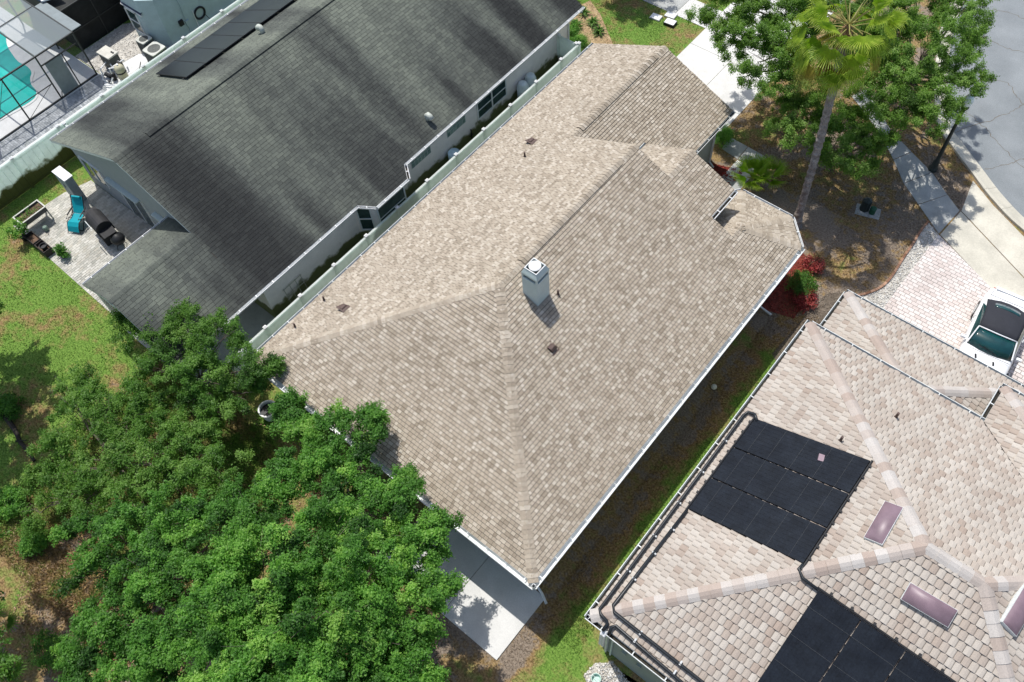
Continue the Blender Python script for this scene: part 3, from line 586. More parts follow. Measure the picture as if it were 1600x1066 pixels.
for p, q, o in (((c0, d0-.1, zz), (c0, d1+.1, zz), (-1, 0)), ((c0-.1, d0, zz), (c1+.1, d0, zz), (0, -1)), ((c0, d1, zz), (PXa+.1, d1, zz), (0, 1)), ((PXa+.1, d1, zz), (PXa+.1, PYf-.1, zz), (-1, 0)), ((PXa, PYf-.1, zz), (PXb, PYf-.1, zz), (0, 1)),
                ((GXa+.1, d1-.1, zGe+.05), (GXa+.1, GY-.1, zGe+.05), (-1, 0)), ((GXa, GY-.1, zGe+.05), (GXb, GY-.1, zGe+.05), (0, 1))): gutter(hC, p, q, o, hang=1.0, size=1.25)
spout(hC, [(-2.78, CY0+.05, zC-.08), (-2.70, CY0+.3, zC-.3), (-2.70, CY0+.34, .1)], .05)
spout(hC, [(-2.52, CY0+.05, zC-.08), (-2.52, CY0+.33, zC-.3), (-2.52, CY0+.34, .1)], .035, chase)
fl = obj('flood_light', MB().lathe((-2.25, CY0+.32, 3.2), [(.03, 0), (.07, .02), (.08, .10), (.05, .12)], 10), white, hC); obj('flood_light', MB().lathe((-1.95, CY0+.32, 3.05), [(.03, 0), (.07, .02), (.08, .10), (.05, .12)], 10), white, hC)
for x, z in ((-2.1, 1.5), (-1.55, 1.35)): obj('outlet_box', MB().box((x-.08, CY0+.33, z-.1), (x+.08, CY0+.41, z+.1)), stuccoC, hC)
# bronze domed skylights
sky_m = MAT('bronze_acrylic', [(.20, .14, .165)], .4, var=.2, vs_=2, fine=None, spec=.35)
planeNWc = (np.array([-pC, 0, 1.]), zC-pC*CX0); planeRc = (np.array([0, -pC, 1.]), zC-pC*CY0); planeSEc = (np.array([pC, 0, 1.]), zC+pC*CX1); planeFc = (np.array([0, pC, 1.]), zC+pC*CY1)
def skylight(ca, cb_, pl, up):          # ca, cb_: pixels of the two ends of the long mid-line
    A, B = Vector(GP(*ca, pl)), Vector(GP(*cb_, pl)); N = Vector(pl[0]).normalized(); L = (B-A).length; U = (B-A).normalized(); V = N.cross(U).normalized(); c = (A+B)/2
    W = lambda u, v, h: c+U*u+V*v+N*h
    w2 = .21; fr = MB()
    for u0, u1, v0, v1 in ((-L/2-.04, L/2+.04, -w2-.04, -w2), (-L/2-.04, L/2+.04, w2, w2+.04), (-L/2-.04, -L/2, -w2, w2), (L/2, L/2+.04, -w2, w2)):
        fr.add([W(u, v, h) for h in (0, .17) for u, v in ((u0, v0), (u1, v0), (u1, v1), (u0, v1))], [(0, 3, 2, 1), (4, 5, 6, 7), (0, 1, 5, 4), (1, 2, 6, 5), (2, 3, 7, 6), (3, 0, 4, 7)])
    s_ = obj('skylight', fr, gutterm, rC); dm = MB(); nv = 8; P = []
    for u in (-L/2-.03, -L/2+.04, L/2-.04, L/2+.03):
        e_ = 0 if abs(u) > L/2 else 1
        for k in range(nv+1): v = -w2-.03+(2*w2+.06)*k/nv; P.append(W(u, v, .175+e_*.10*math.sin(math.pi*k/nv)**.7))
    dm.add(P, [(i*(nv+1)+k, (i+1)*(nv+1)+k, (i+1)*(nv+1)+k+1, i*(nv+1)+k+1) for i in range(3) for k in range(nv)]); obj('dome', dm, sky_m, s_, smooth=True)
skylight((1366, 849), (1397, 795), planeNWc, 0); skylight((1416, 924), (1485, 965), planeRc, 0); skylight((1570, 981), (1609, 917), planeSEc, 0)
for px_, pl in (((1312, 690), planeNWc), ((1399, 653), planeFc)):
    p = GP(*px_, pl); v_ = obj('pipe_vent', MB().lathe((p[0], p[1], p[2]-.06), [(.09, 0), (.06, .12), (.04, .12), (.04, .36), (.03, .36)], 12), brownv, rC)

# ---- black pool-heating mats and their plumbing lying on the tiles
def onp(pl, x, y, h=0.): n, d = pl; return Vector((x, y, (d-n[0]*x-n[1]*y)/n[2]))+Vector(n).normalized()*h
sol = thing('pool_heating_array', 'black rubber pool-heating mats strapped over the tile roof with black pipes to the eave', 'solar heater', (.5, 9.2, 5.0))
strapd = MAT('dark_strap', [(.05, .055, .06)], .7)
strapm = MAT('strap', [(.50, .52, .52)], .6)
def mat_panel(pl, c4, nrib):            # four corners in plan
    mb = MB(); A, B, C_, D = c4; q = lambda s, t: (A[0]*(1-s)*(1-t)+B[0]*s*(1-t)+C_[0]*s*t+D[0]*(1-s)*t, A[1]*(1-s)*(1-t)+B[1]*s*(1-t)+C_[1]*s*t+D[1]*(1-s)*t)
    for k in range(nrib):
        for s0, s1, h in ((k/nrib, (k+.82)/nrib, .128), ((k+.82)/nrib, (k+1)/nrib, .124)):
            P = [onp(pl, *q(s, t), hh) for hh in (.04, h) for s, t in ((s0, 0), (s1, 0), (s1, 1), (s0, 1))]
            mb.add(P, [(0, 3, 2, 1), (4, 5, 6, 7), (0, 1, 5, 4), (1, 2, 6, 5), (2, 3, 7, 6), (3, 0, 4, 7)])
    o = obj('heating_mat', mb, rubber, sol)
    return o, q
def header(pl, pts, r=.033, h=.12): return obj('header_pipe', MB().tube([onp(pl, x, y, h) for x, y in pts], r, 8), black, sol)
a, b, c, d = [GP(*p, planeNWc) for p in ((1181, 657), (1361, 723), (1255, 885), (1078, 799))]
xe = (a[0]+d[0])/2; xr = (b[0]+c[0])/2; yt = (a[1]+b[1])/2; yb_ = (c[1]+d[1])/2; n3 = 3; wd = (yt-yb_)/n3
for k in range(n3):
    y0, y1 = yb_+wd*k+.022, yb_+wd*(k+1)-.022
    m_, q_ = mat_panel(planeNWc, ((xe, y0), (xe, y1), (xr, y1), (xr, y0)), 9)
    for t in (.12, .3, .5, .7, .88):
        P = [q_(s_, t) for s_ in (0, 1)]; obj('strap', MB().tube([onp(planeNWc, *p, .131) for p in P], .0045, 4), strapd, m_)
    for s_ in (.15, .5, .85):
        for t in (-.02, 1.02): p = onp(planeNWc, *q_(s_, t), .12); obj('clamp', MB().cbox(p, (.09, .07, .07)), black, m_)
header(planeNWc, [(xe-.04, yb_-.05), (xe-.04, yt+.1)]); header(planeNWc, [(xr+.05, yb_-.2), (xr+.05, yt)])
p = GP(1281, 719, planeNWc); obj('roof_vent', MB().cbox((p[0], p[1], p[2]+.10), (.16, .22, .16), .3), MAT('pinkish_vent', [(.30, .22, .25)], .6), rC)
# rear-slope mats
e0, e1 = GP(1278, 922, planeRc), GP(1182, 1064, planeRc); yt2, yb2 = e0[1], CY0+.75; xs = e0[0]
for k in range(7):
    x0_, x1_ = xs+1.22*k+.022, xs+1.22*(k+1)-.022
    if x1_ > 8.4: break
    m_, q_ = mat_panel(planeRc, ((x0_, yb2), (x1_, yb2), (x1_, yt2), (x0_, yt2)), 9)
    for t in (.15, .4, .62, .86): obj('strap', MB().tube([onp(planeRc, *q_(s_, t), .131) for s_ in (0, 1)], .0045, 4), strapd, m_)
    for s_ in (.25, .75): p = onp(planeRc, *q_(s_, 1.03), .12); obj('clamp', MB().cbox(p, (.07, .09, .07)), black, m_)
header(planeRc, [(xs-.05, yt2+.05), (8.3, yt2+.05)]); header(planeRc, [(xs, yb2-.05), (8.3, yb2-.05)])
# supply and return pipes along the eave
def pipe(px_, pls, r=.045, h=.13): return [Vector(GP(*p, pl))+Vector(pl[0]).normalized()*h for p, pl in zip(px_, pls)]
N_, R__ = planeNWc, planeRc
pp = MAT('black_pipe', [(.02, .024, .028)], .35, var=.1)
ps = MB().tube(pipe([(1184, 662), (1181, 652), (1170, 648), (1163, 653), (939, 956), (941, 964), (949, 969), (951, 974), (943, 985)], [N_]*5+[N_, R__, R__, R__]), .05, 10); obj('supply_pipe', ps, pp, sol, smooth=True)
ps = MB().tube(pipe([(1075, 801), (960, 950), (961, 956), (1130, 1090), (1200, 1150)], [N_, N_, R__, R__, R__]), .05, 10); obj('return_pipe', ps, pp, sol, smooth=True)
ps = MB().tube(pipe([(953, 990), (957, 979), (963, 977), (1060, 1060), (1180, 1160)], [R__]*5), .05, 10); obj('supply_pipe', ps, pp, sol, smooth=True)
ps = MB().tube(pipe([(1256, 886), (1249, 893), (1254, 903), (1278, 921)], [N_, N_, R__, R__]), .045, 10); obj('crossover_pipe', ps, pp, sol, smooth=True)
def strap_on(px_, pl, dirv): p = Vector(GP(*px_, pl)); n = Vector(pl[0]).normalized(); obj('pipe_strap', MB().cbox(p+n*.10, (.13, .05, .13) if dirv == 0 else (.05, .13, .13)), strapm, sol)
for t in (.13, .29, .45, .62, .80): strap_on((1163-(1163-939)*t, 653+(956-653)*t), N_, 0)
for t in (.2, .45, .72): strap_on((1075-(1075-960)*t, 801+(950-801)*t), N_, 0)
for p in ((1002, 989), (1064, 1036)): strap_on(p, R__, 1)
for p in ((993, 1001), (1055, 1050)): strap_on(p, R__, 1)
for p, q in (((940, 990), .0), ((944, 993), .0)):
    e_ = Vector(G(*p, zC-.02)); obj('pipe_elbow', MB().tube([e_+Vector((0, .12, .1)), e_, e_-Vector((0, 0, 1.2))], .05, 10), white, sol)

# ================================================================== OLD DARK-SHINGLED HOUSE
pB, zB = .45, 2.7; BX0, BX1 = -33.65, -20.1; BM = (BX0+BX1)/2; ZRb = zB+pB*(BX1-BX0)/2; BY0, BY1 = 7.35, 27.7
XE, YE, XEL = -23.23, 3.53, -25.65; ZE = zB+pB*(BX1-XE)
hB = thing('dark_shingle_house', 'house with a large grey-green shingle gable roof streaked black by algae', 'house', (BM, 16, 0))
zb1 = lambda x: zB+pB*(x-BX0); zb2 = lambda x: zB+pB*(BX1-x); zbe = lambda x: ZE-pB*(XE-x)
e0_, e1_ = BX0+.1, BX1-.1
FB = [([(e0_, BY0, zb1(e0_)), (BM, BY0, ZRb), (BM, BY1+4, ZRb), (e0_, BY1+4, zb1(e0_))], (1, 0), None),
 ([(e1_, BY0, zb2(e1_)), (e1_, BY1, zb2(e1_)), (BM, BY1, ZRb), (BM, BY0, ZRb)], (-1, 0), None),
 ([(e1_, YE, zb2(e1_)), (e1_, BY0, zb2(e1_)), (XE, BY0, ZE), (XE, YE, ZE)], (-1, 0), None),
 ([(XEL, YE, zbe(XEL)), (XE, YE, ZE), (XE, BY0+.4, ZE), (XEL, BY0+.4, zbe(XEL))], (1, 0), None),
 ([(e1_, 12.75, zb2(e1_)), (-19.68, 13.25, zb2(-19.68)), (-19.68, 15.1, zb2(-19.68)), (e1_, 15.5, zb2(e1_))], (-1, 0), (e1_, 0, zb2(e1_))),
 ([(BM, BY1, ZRb), (-24.5, BY1, zb2(-24.5)), (-24.5, BY1+4, zb2(-24.5)), (BM, BY1+4, ZRb)], (-1, 0), (e1_, 0, zb2(e1_)))]
deck = MB()
for p, e, o in FB: deck.slab([(x, y, z-.006) for x, y, z in p], .13)
rB = obj('roof', deck, white, hB)
roofing(rB, FB, 'shingle', shB, .143, .30, .009, 300, seed=80, stuffname='shingles', holes=[(0, 440, 450, 700)], joint_v=.004)
mSE, mNW = pnorm((-1, 0), pB), pnorm((1, 0), pB); CB = dict(ex=.145, hw=.155, thick=.01, m=shB)
caps(rB, (BM, BY0-.02, ZRb), (BM, 8.95, ZRb), mSE, mNW, seed=91, **CB); caps(rB, (BM, 8.95, ZRb), (BM, BY1+4, ZRb), mSE, mNW, seed=92, lift=.05, **CB); caps(rB, (XE, YE-.02, ZE), (XE, BY0+.05, ZE), mSE, mNW, seed=93, **CB)
zz = ZRb; obj('ridge_vent', MB().add([(BM-.14, 8.95, zz-.06), (BM, 8.95, zz+.045), (BM+.14, 8.95, zz-.02), (BM+.15, 8.95, zz-.07), (BM-.14, BY1+4, zz-.06), (BM, BY1+4, zz+.045), (BM+.14, BY1+4, zz-.02), (BM+.15, BY1+4, zz-.07)], [(0, 1, 5, 4), (1, 2, 6, 5), (2, 3, 7, 6), (0, 3, 2, 1)]), black, rB)
BW = -20.66                                                     # south-east wall plane
wl = MB(); wl.prism([(BX0+.55, BY0+.45), (BW, BY0+.45), (BW, BY1-.5), (-24.5, BY1-.5), (-24.5, BY1+3.6), (BX0+.55, BY1+3.6)], 0, zB-.02); obj('wall', wl, stucco, hB)
obj('bay_wall', MB().prism([(BW-.02, 12.75), (-19.95, 13.3), (-19.95, 15.05), (BW-.02, 15.5)], 0, 2.36), stucco, hB)
wallb = MAT('blue_grey_stucco', [(.34, .36, .37)], .9, var=.06, fine=(30, .07))
obj('gable_wall', MB().add([(x, y, z) for y in (BY0+.3, BY0+.44) for x, z in ((BX0+.3, 2.5), (BX1-.4, 2.5), (BX1-.4, zb2(BX1-.4)-.15), (BM, ZRb-.15), (BX0+.3, zb1(BX0+.3)-.15))], [(0, 1, 2, 3, 4), (9, 8, 7, 6, 5), (0, 5, 6, 1), (1, 6, 7, 2), (2, 7, 8, 3), (3, 8, 9, 4), (4, 9, 5, 0)]), wallb, hB)
obj('wall', MB().box((BX0+.56, BY0+.42, 0), (XEL-.1, BY0+.446, 2.55)), wallb, hB)
for x in (XEL+.2, -23.2, BW-.1): obj('lanai_post', MB().box((x-.12, YE+.15, 0), (x+.12, YE+.39, zb2(x)-.13 if x > XE else zbe(x)-.13)), stucco, hB)
obj('lanai_beam', MB().box((XEL+.1, YE+.16, 2.45), (BW, YE+.38, 2.62)), white, hB)
fl_ = obj('lanai_floor', MB().box((XEL+.1, YE+.1, -.03), (BW, BY0+.45, .06)), concd, hB)
# patio doors, window and fixtures on the rear wall
for xa_, xb_, za_, zb_ in ((-29.9, -28.2, .1, 2.1), (-26.9, -25.9, .05, 2.1), (-32.6, -31.2, .9, 2.0)):
    fr = MB(); y = BY0+.42
    for a, b, c, d in ((xa_-.06, xb_+.06, zb_, zb_+.06), (xa_-.06, xa_, za_, zb_), (xb_, xb_+.06, za_, zb_), ((xa_+xb_)/2-.03, (xa_+xb_)/2+.03, za_, zb_)): fr.box((a, y-.06, c), (b, y+.01, d))
    w_ = obj('window' if za_ > .5 else 'patio_door', fr, white, hB); obj('pane', MB().box((xa_, y-.03, za_), ((xa_+xb_)/2-.03, y, zb_)), glass, w_); obj('pane', MB().box(((xa_+xb_)/2+.03, y-.03, za_), (xb_, y, zb_)), glass, w_)
for a_, b_ in ((-30.2, -28.0), (-27.0, -25.8)): obj('wall_shelf', MB().box((a_, BY0+.12, 2.32), (b_, BY0+.41, 2.37)), chase, hB)
# side windows, glass block and bay
q0_, q1_, q2_ = GX(745, 162, BW), GX(788, 121, BW), GX(748, 185, BW); window(hB, BW, q0_[1], q1_[1], q2_[2], q0_[2], 2)
gb = MAT('glass_block', [(.18, .27, .24), (.32, .42, .38)], .15, True, .1, 3, None, spec=.7)
for ga, gb_, gc_ in (((641, 251), (673, 232), (642, 267)), ((697, 202), (726, 184), (698, 217))):
    q0_, q1_, q2_ = GX(*ga, BW), GX(*gb_, BW), GX(*gc_, BW); fr = MB(); y0 = q0_[1]; ya_ = y0; y1 = y0+1.2; z1 = q0_[2]; z0 = z1-.5
    fr.box((BW, y0-.02, z0-.02), (BW+.012, y1+.02, z1+.02)); w_ = obj('glass_block_window', fr, MAT('mortar', [(.62, .63, .61)], .9), hB)
    for i in range(6):
        for j in range(2): obj('glass_block', MB().box((BW+.008, y0+.2*i+.015, z0+.25*j+.015), (BW+.026, y0+.2*(i+1)-.015, z0+.25*(j+1)-.015), hsh(i, j, ya_)), gb, w_)
window(hB, -19.95, 13.45, 14.95, .75, 2.05, 1)
ang = Vector((-19.95-BW, 13.3-12.75, 0)); ct = Vector(((BW-19.95)/2, 13.025, 0)); nn = Vector((ang.y, -ang.x, 0)).normalized(); t_ = ang.normalized()
for sgn, c_, t_ in ((1, ct, t_),):
    def W3(a, d, z): return ct+t_*a+nn*d+Vector((0, 0, z))
    fr = MB()
    for a0_, a1_, z0, z1 in ((-.30, .30, 2.25, 2.31), (-.30, .30, .89, .95), (-.30, -.25, .95, 2.25), (.25, .30, .95, 2.25), (-.25, .25, 1.58, 1.63)):
        P = [W3(a, d, z) for z in (z0, z1) for a, d in ((a0_, 0), (a1_, 0), (a1_, .05), (a0_, .05))]; fr.add(P, [(0, 3, 2, 1), (4, 5, 6, 7), (0, 1, 5, 4), (1, 2, 6, 5), (2, 3, 7, 6), (3, 0, 4, 7)])
    w_ = obj('window', fr, white, hB)
    for z0, z1 in ((.95, 1.58), (1.63, 2.25)): obj('pane', MB().add([W3(a, .015, z) for z, a in ((z0, -.25), (z0, .25), (z1, .25), (z1, -.25))], [(0, 1, 2, 3)]), glass, w_)
zz = zB+.045
for p, q, o in (((e1_, YE, zz), (e1_, 12.75, zz), (1, 0)), ((e1_, 12.75, zz), (-19.68, 13.25, zz-.19), (.5, -.42)), ((-19.68, 13.25, zz-.19), (-19.68, 15.1, zz-.19), (1, 0)), ((-19.68, 15.1, zz-.19), (e1_, 15.5, zz), (.42, .42)), ((e1_, 15.5, zz), (e1_, BY1, zz), (1, 0)), ((XEL+.02, YE, zbe(XEL)), (XEL+.02, BY0+.3, zbe(XEL)), (-1, 0)), ((e0_, BY0, zz), (e0_, BY1+4, zz), (-1, 0))): gutter(hB, p, q, o, white, lining=o != (1, 0), hang=.8)
spout(hB, [(BX1+.02, BY1-.2, zB-.05), (BW+.05, BY1-.55, zB-.3), (BW+.05, BY1-.55, .05)], .045, white); obj('soffit_light', MB().box((BW, BY1-1.7, 2.2), (BW+.06, BY1-.9, 2.5)), MAT('pale_panel', [(.5, .53, .5)], .6), hB)
def goose(px_, pl):
    p = GP(*px_, pl); d = Vector((1 if pl[0][0] > 0 else -1, 0, -pB)).normalized(); z = Vector((0, 0, 1)); P = Vector(p)
    obj('roof_vent', MB().tube([P-z*.05, P+z*.22, P+z*.30+d*.06, P+z*.32+d*.18, P+z*.26+d*.30], [.11, .11, .115, .12, .12], 12), MAT('galvanised', [(.50, .53, .47)], .45, var=.1), rB, smooth=True)
plB2 = (np.array([pB, 0, 1.]), zB+pB*BX1); plB1 = (np.array([-pB, 0, 1.]), zB-pB*BX0)
goose((668, 186), plB2); goose((411, 52), plB1)
# photovoltaic row on the far slope
pv = thing('solar_panel_array', 'row of black photovoltaic panels racked on the streaked grey roof', 'solar panels', (-30.9, 17, 4.0))
pvm = MAT('photovoltaic_glass', [(.006, .008, .014), (.011, .013, .02)], .3, var=.15, fine=None, spec=.2)
A_ = GP(250, 117, plB1); B_ = GP(296, 124, plB1); xl, xh = A_[0], B_[0]; y_ = (A_[1]+B_[1])/2-.1
nB1 = Vector(plB1[0]).normalized()
for k in range(9):
    for j in range(1):
        ya_, yb_ = y_+1.05*k, y_+1.05*(k+1)-.018
        P = [onp(plB1, x, y, h) for h in (.10, .14) for x, y in ((xl, ya_), (xh, ya_), (xh, yb_), (xl, yb_))]
        pn = obj('panel', MB().add(P, [(0, 3, 2, 1), (4, 5, 6, 7), (0, 1, 5, 4), (1, 2, 6, 5), (2, 3, 7, 6), (3, 0, 4, 7)]), black, pv)
        P = [onp(plB1, x, y, .143) for x, y in ((xl+.02, ya_+.02), (xh-.02, ya_+.02), (xh-.02, yb_-.02), (xl+.02, yb_-.02))]; obj('cell_sheet', MB().add(P, [(0, 1, 2, 3)]), pvm, pn)
for x in (xl+.35, xh-.3): obj('rail', MB().tube([onp(plB1, x, y_-.05, .07), onp(plB1, x, y_+1.05*9, .07)], .025, 6), black, pv)
for t in range(8):
    for x in (xl+.35, xh-.3): obj('rail_foot', MB().tube([onp(plB1, x, y_+.3+1.2*t, 0), onp(plB1, x, y_+.3+1.2*t, .07)], .02, 6), gutterm, pv)

# ================================================================== FENCES
def fence(name, label, x, ys, h=1.83, face=1, axis='y', group=None):
    t = thing(name, label, 'fence', (x, (ys[0]+ys[-1])/2, 0) if axis == 'y' else ((ys[0]+ys[-1])/2, x, 0), group=group)
    sw = lambda a, b, c: (a, b, c) if axis == 'y' else (b, a, c)
    def bx(mb, lo, hi):
        lo, hi = sw(*lo), sw(*hi); return mb.box(tuple(map(min, lo, hi)), tuple(map(max, lo, hi)))
    pm = MB()
    for y in ys:
        p = obj('post', bx(MB(), (x-.063, y-.063, 0), (x+.063, y+.063, h+.02)), vinyl, t); cp = MB(); c = sw(x, y, 0)
        cp.cbox((c[0], c[1], h+.04), (.15, .15, .04)); cp.cbox((c[0], c[1], h+.085), (.14, .14, .05), taper=.1); obj('post_cap', cp, white, p)
    for a, b in zip(ys[:-1], ys[1:]):
        n = max(2, int((b-a)/.28)); pl = None
        r_ = obj('rail', bx(MB(), (x-.045, a+.063, h-.12), (x+.045, b-.063, h-.01)), vinyl, t); obj('rail', bx(MB(), (x-.045, a+.063, .06), (x+.045, b-.063, .17)), vinyl, t)
        for k in range(n):
            u0, u1 = a+.063+(b-a-.126)*k/n+.002, a+.063+(b-a-.126)*(k+1)/n-.002
            obj('board', bx(MB(), (x-.02, u0, .17), (x+.02, u1, h-.12)), vinyl, r_)
    return t
FX, FY = -19.46, 6.78
fence('privacy_fence', 'white vinyl privacy fence between the stained-roof house and the tan-roof house', FX, [FY+1.83*k for k in range(-1, 11)]+[FY+1.83*10+1.35])
fence('fence_gate', 'short white vinyl gate panel closing the narrow side yard', 26.35, [BW+.08, FX-.1], axis='x')
fence('privacy_fence', 'mildewed white vinyl fence between the pool yard and the paver patio', -35.2, [1.0+2.44*k for k in range(0, 14)])
fence('fence_return', 'short white fence section behind the corner of the stained-roof house', 8.6, [-35.1, -33.2], axis='x')

# ================================================================== POOL HOUSE in the corner
hD = thing('pool_house', 'pale blue stucco house with white-framed windows beside the equipment pad', 'house', (-40, 20, 0))
obj('wall', MB().prism([(-37.5, 34), (-37.5, 16.0), (-38.2, 15.45), (-39.75, 15.45), (-40.7, 16.3), (-46, 16.3), (-46, 34)], 0, 2.75), stuccoD, hD)
navy = MAT('blue_shingle', [(.035, .045, .075), (.06, .075, .11)], .8, var=.2, vs_=4)
obj('bay_roof', MB().add([(-38.1, 15.4, 2.02), (-39.78, 15.4, 2.02), (-40.8, 16.3, 2.02), (-38.2, 16.3, 2.5), (-40.4, 16.6, 2.5), (-38.1, 15.4, 1.92), (-39.78, 15.4, 1.92), (-40.8, 16.3, 1.92)], [(0, 3, 4, 1), (1, 4, 2), (0, 1, 6, 5), (1, 2, 7, 6)]), navy, hD)
obj('bay_fascia', MB().tube([(-38.1, 15.4, 1.93), (-39.79, 15.4, 1.93), (-40.82, 16.3, 1.93)], .035, 4), white, hD)
def win_seg(h, p, q, za, zb, n):
    p, q = Vector((*p, 0)), Vector((*q, 0)); d = q-p; nn_ = Vector((d.y, -d.x, 0)).normalized()*(-1 if n else 1)
    W = lambda t, o, z: p+d*t+nn_*o+Vector((0, 0, z)); fr = MB()
    for t0, t1, z0, z1 in ((0, 1, zb-.06, zb), (0, 1, za, za+.06), (0, .07, za, zb), (.93, 1, za, zb), (.07, .93, (za+zb)/2-.025, (za+zb)/2+.025)):
        fr.add([W(t, o, z) for z in (z0, z1) for t, o in ((t0, 0), (t1, 0), (t1, .05), (t0, .05))], [(0, 3, 2, 1), (4, 5, 6, 7), (0, 1, 5, 4), (1, 2, 6, 5), (2, 3, 7, 6), (3, 0, 4, 7)])
    w_ = obj('window', fr, white, h)
    for z0, z1 in ((za+.06, (za+zb)/2), ((za+zb)/2, zb-.06)): obj('pane', MB().add([W(t, .015, z) for t, z in ((.07, z0), (.93, z0), (.93, z1), (.07, z1))], [(0, 1, 2, 3)]), glass, w_)
win_seg(hD, (-39.7, 15.45), (-38.75, 15.45), .45, 1.8, 0); win_seg(hD, (-40.6, 16.2), (-39.9, 15.58), .45, 1.8, 0)
rl = obj('hose_reel', MB().tube([(-37.46, 18.05+.3*math.cos(a), .75+.3*math.sin(a)) for a in np.linspace(0, 2*math.pi, 25)], .055, 8), black, hD); obj('hose', MB().tube([(-37.42, 18.25, .6), (-37.3, 18.35, .3), (-37.15, 18.4, .06)], .018, 6), black, rl)
obj('electric_meter', MB().box((-37.5, 16.75, .75), (-37.38, 17.0, 1.05)), black, hD, bevel=.02); obj('junction_box', MB().box((-37.5, 17.1, .55), (-37.4, 17.32, .85)), stuccoD, hD)
obj('conduit', MB().tube([(-37.46, 17.2, .1), (-37.46, 17.2, 2.6)], .03, 6), stuccoD, hD); obj('conduit', MB().tube([(-37.46, 17.7, .1), (-37.46, 17.7, 1.1)], .025, 6), white, hD)
# deck, pool, coping
deckm = MAT('pool_deck', [(.60, .61, .60), (.68, .69, .68)], .85, var=.06)
struct('pool_deck', MB().box((-54, 4.0, -.05), (-38.9, 12.4, .03)), deckm)
wpx = [(-14, 30), (2, 50), (9, 56), (12, 72), (20, 86), (30, 98), (43, 105), (50, 114), (48, 124), (50, 134), (57, 143), (56, 153), (44, 163), (22, 175), (0, 188), (-40, 210), (-90, 180), (-60, 80)]
wp = [Vector(G(*p)) for p in wpx]; ws = spline(wp+[wp[0]], 5)[:-1]
watm = MAT('pool_water', [(.012, .34, .30), (.03, .46, .40)], .06, var=.12, vs_=.8, fine=None, spec=.5)
struct('pool_water', sheet([(p.x, p.y) for p in ws], .038), watm)
cop = MB(); oo = offs(ws+[ws[0]], .0)
n_ = len(ws)
for i in range(n_):
    a, b = ws[i], ws[(i+1) % n_]; cc = sum(ws, Vector((0, 0, 0)))/n_
    fa, fb = (a-cc).normalized()*.14, (b-cc).normalized()*.14
    cop.add([(a.x, a.y, .037), (b.x, b.y, .037), (b.x, b.y, .055), (a.x, a.y, .055), (a.x+fa.x, a.y+fa.y, .055), (b.x+fb.x, b.y+fb.y, .055), (b.x+fb.x, b.y+fb.y, .03), (a.x+fa.x, a.y+fa.y, .03)], [(0, 1, 2, 3), (3, 2, 5, 4), (4, 5, 6, 7)])
struct('pool_coping', cop, deckm)
step = MAT('pool_step', [(.16, .50, .46)], .2, var=.1)
mb = MB()
for k in range(4): p = Vector(G(6, 62+9*k)); mb.cbox((p.x-.9, p.y-.1, .046), (2.0, .16, .01), math.radians(-20))
struct('pool_step', mb, step)
pool_edge = MAT('tree_shade', [(.02, .2, .16)], .2)
# screen cage over the pool
scr, nt, bs, pos = newmat('insect_screen'); bs.inputs['Base Color'].default_value = (.05, .055, .055, 1); bs.inputs['Roughness'].default_value = .8
tr = nd(nt, 'ShaderNodeBsdfTransparent'); mx = nd(nt, 'ShaderNodeMixShader'); mx.inputs[0].default_value = .22
nt.links.new(tr.outputs[0], mx.inputs[1]); nt.links.new(bs.outputs[0], mx.inputs[2]); nt.links.new(mx.outputs[0], nt.nodes['Material Output'].inputs[0])
cg = thing('pool_cage', 'dark metal screen enclosure with a grey panel roof over the turquoise pool', 'screen enclosure', (-43, 8.5, 0))
yC = [4.6, 6.45, 8.3, 10.15, 12.28]; xC = [-39.0, -42.3, -45.6, -48.9]; hC_ = 2.6
bar = lambda a, b, r=.045, nm='frame_bar': obj(nm, MB().tube([a, b], r, 4), bronze, cg)
for y in yC: bar((xC[0], y, 0), (xC[0], y, hC_), nm='cage_post')
for y in yC: bar((xC[0], y, hC_), (xC[-1], y, hC_+.05))
for x in xC: bar((x, yC[0], hC_), (x, yC[-1], hC_))
bar((xC[0], yC[0], .08), (xC[0], yC[-1], .08)); bar((xC[0], yC[0], 1.0), (xC[0], yC[3], 1.0), .025)
bar((xC[0], yC[3], 2.05), (xC[0], yC[4], 2.05), .035); bar((xC[0], 11.3, 0), (xC[0], 11.3, 2.05), .035); bar((xC[0], 10.2, .1), (xC[0], 11.2, 2.0), .02)
bar((xC[0], 8.3, .1), (xC[0], 10.1, 1.0), .012, 'cable_brace'); bar((xC[0], 6.5, .1), (xC[0], 8.3, 2.5), .012, 'cable_brace')
for y in (yC[-1],):
    for x in xC[1:]: bar((x, y, 0), (x, y, hC_), nm='cage_post')
rscr, nt, bs, pos = newmat('dense_screen'); bs.inputs['Base Color'].default_value = (.22, .26, .27, 1); bs.inputs['Roughness'].default_value = .8
tr = nd(nt, 'ShaderNodeBsdfTransparent'); mx = nd(nt, 'ShaderNodeMixShader'); mx.inputs[0].default_value = .62
nt.links.new(tr.outputs[0], mx.inputs[1]); nt.links.new(bs.outputs[0], mx.inputs[2]); nt.links.new(mx.outputs[0], nt.nodes['Material Output'].inputs[0])
panm = MAT('grey_panel', [(.20, .235, .24)], .5, var=.08, vs_=2, fine=(4, .05))
obj('roof_panel', sheet([(-42.28, 10.18), (-39.03, 10.18), (-39.03, 12.25), (-42.28, 12.25)], hC_+.02), rscr, cg); obj('roof_panel', sheet([(-45.6, 10.18), (-42.32, 10.18), (-42.32, 12.25), (-45.6, 12.25)], hC_+.02), rscr, cg); obj('roof_panel', MB().box((-42.2, 12.32, hC_-.02), (-39.1, 12.85, hC_+.02)), panm, cg)
obj('door_panel', MB().box((-39.02, 10.35, .15), (-38.98, 11.2, 2.0)), panm, cg)
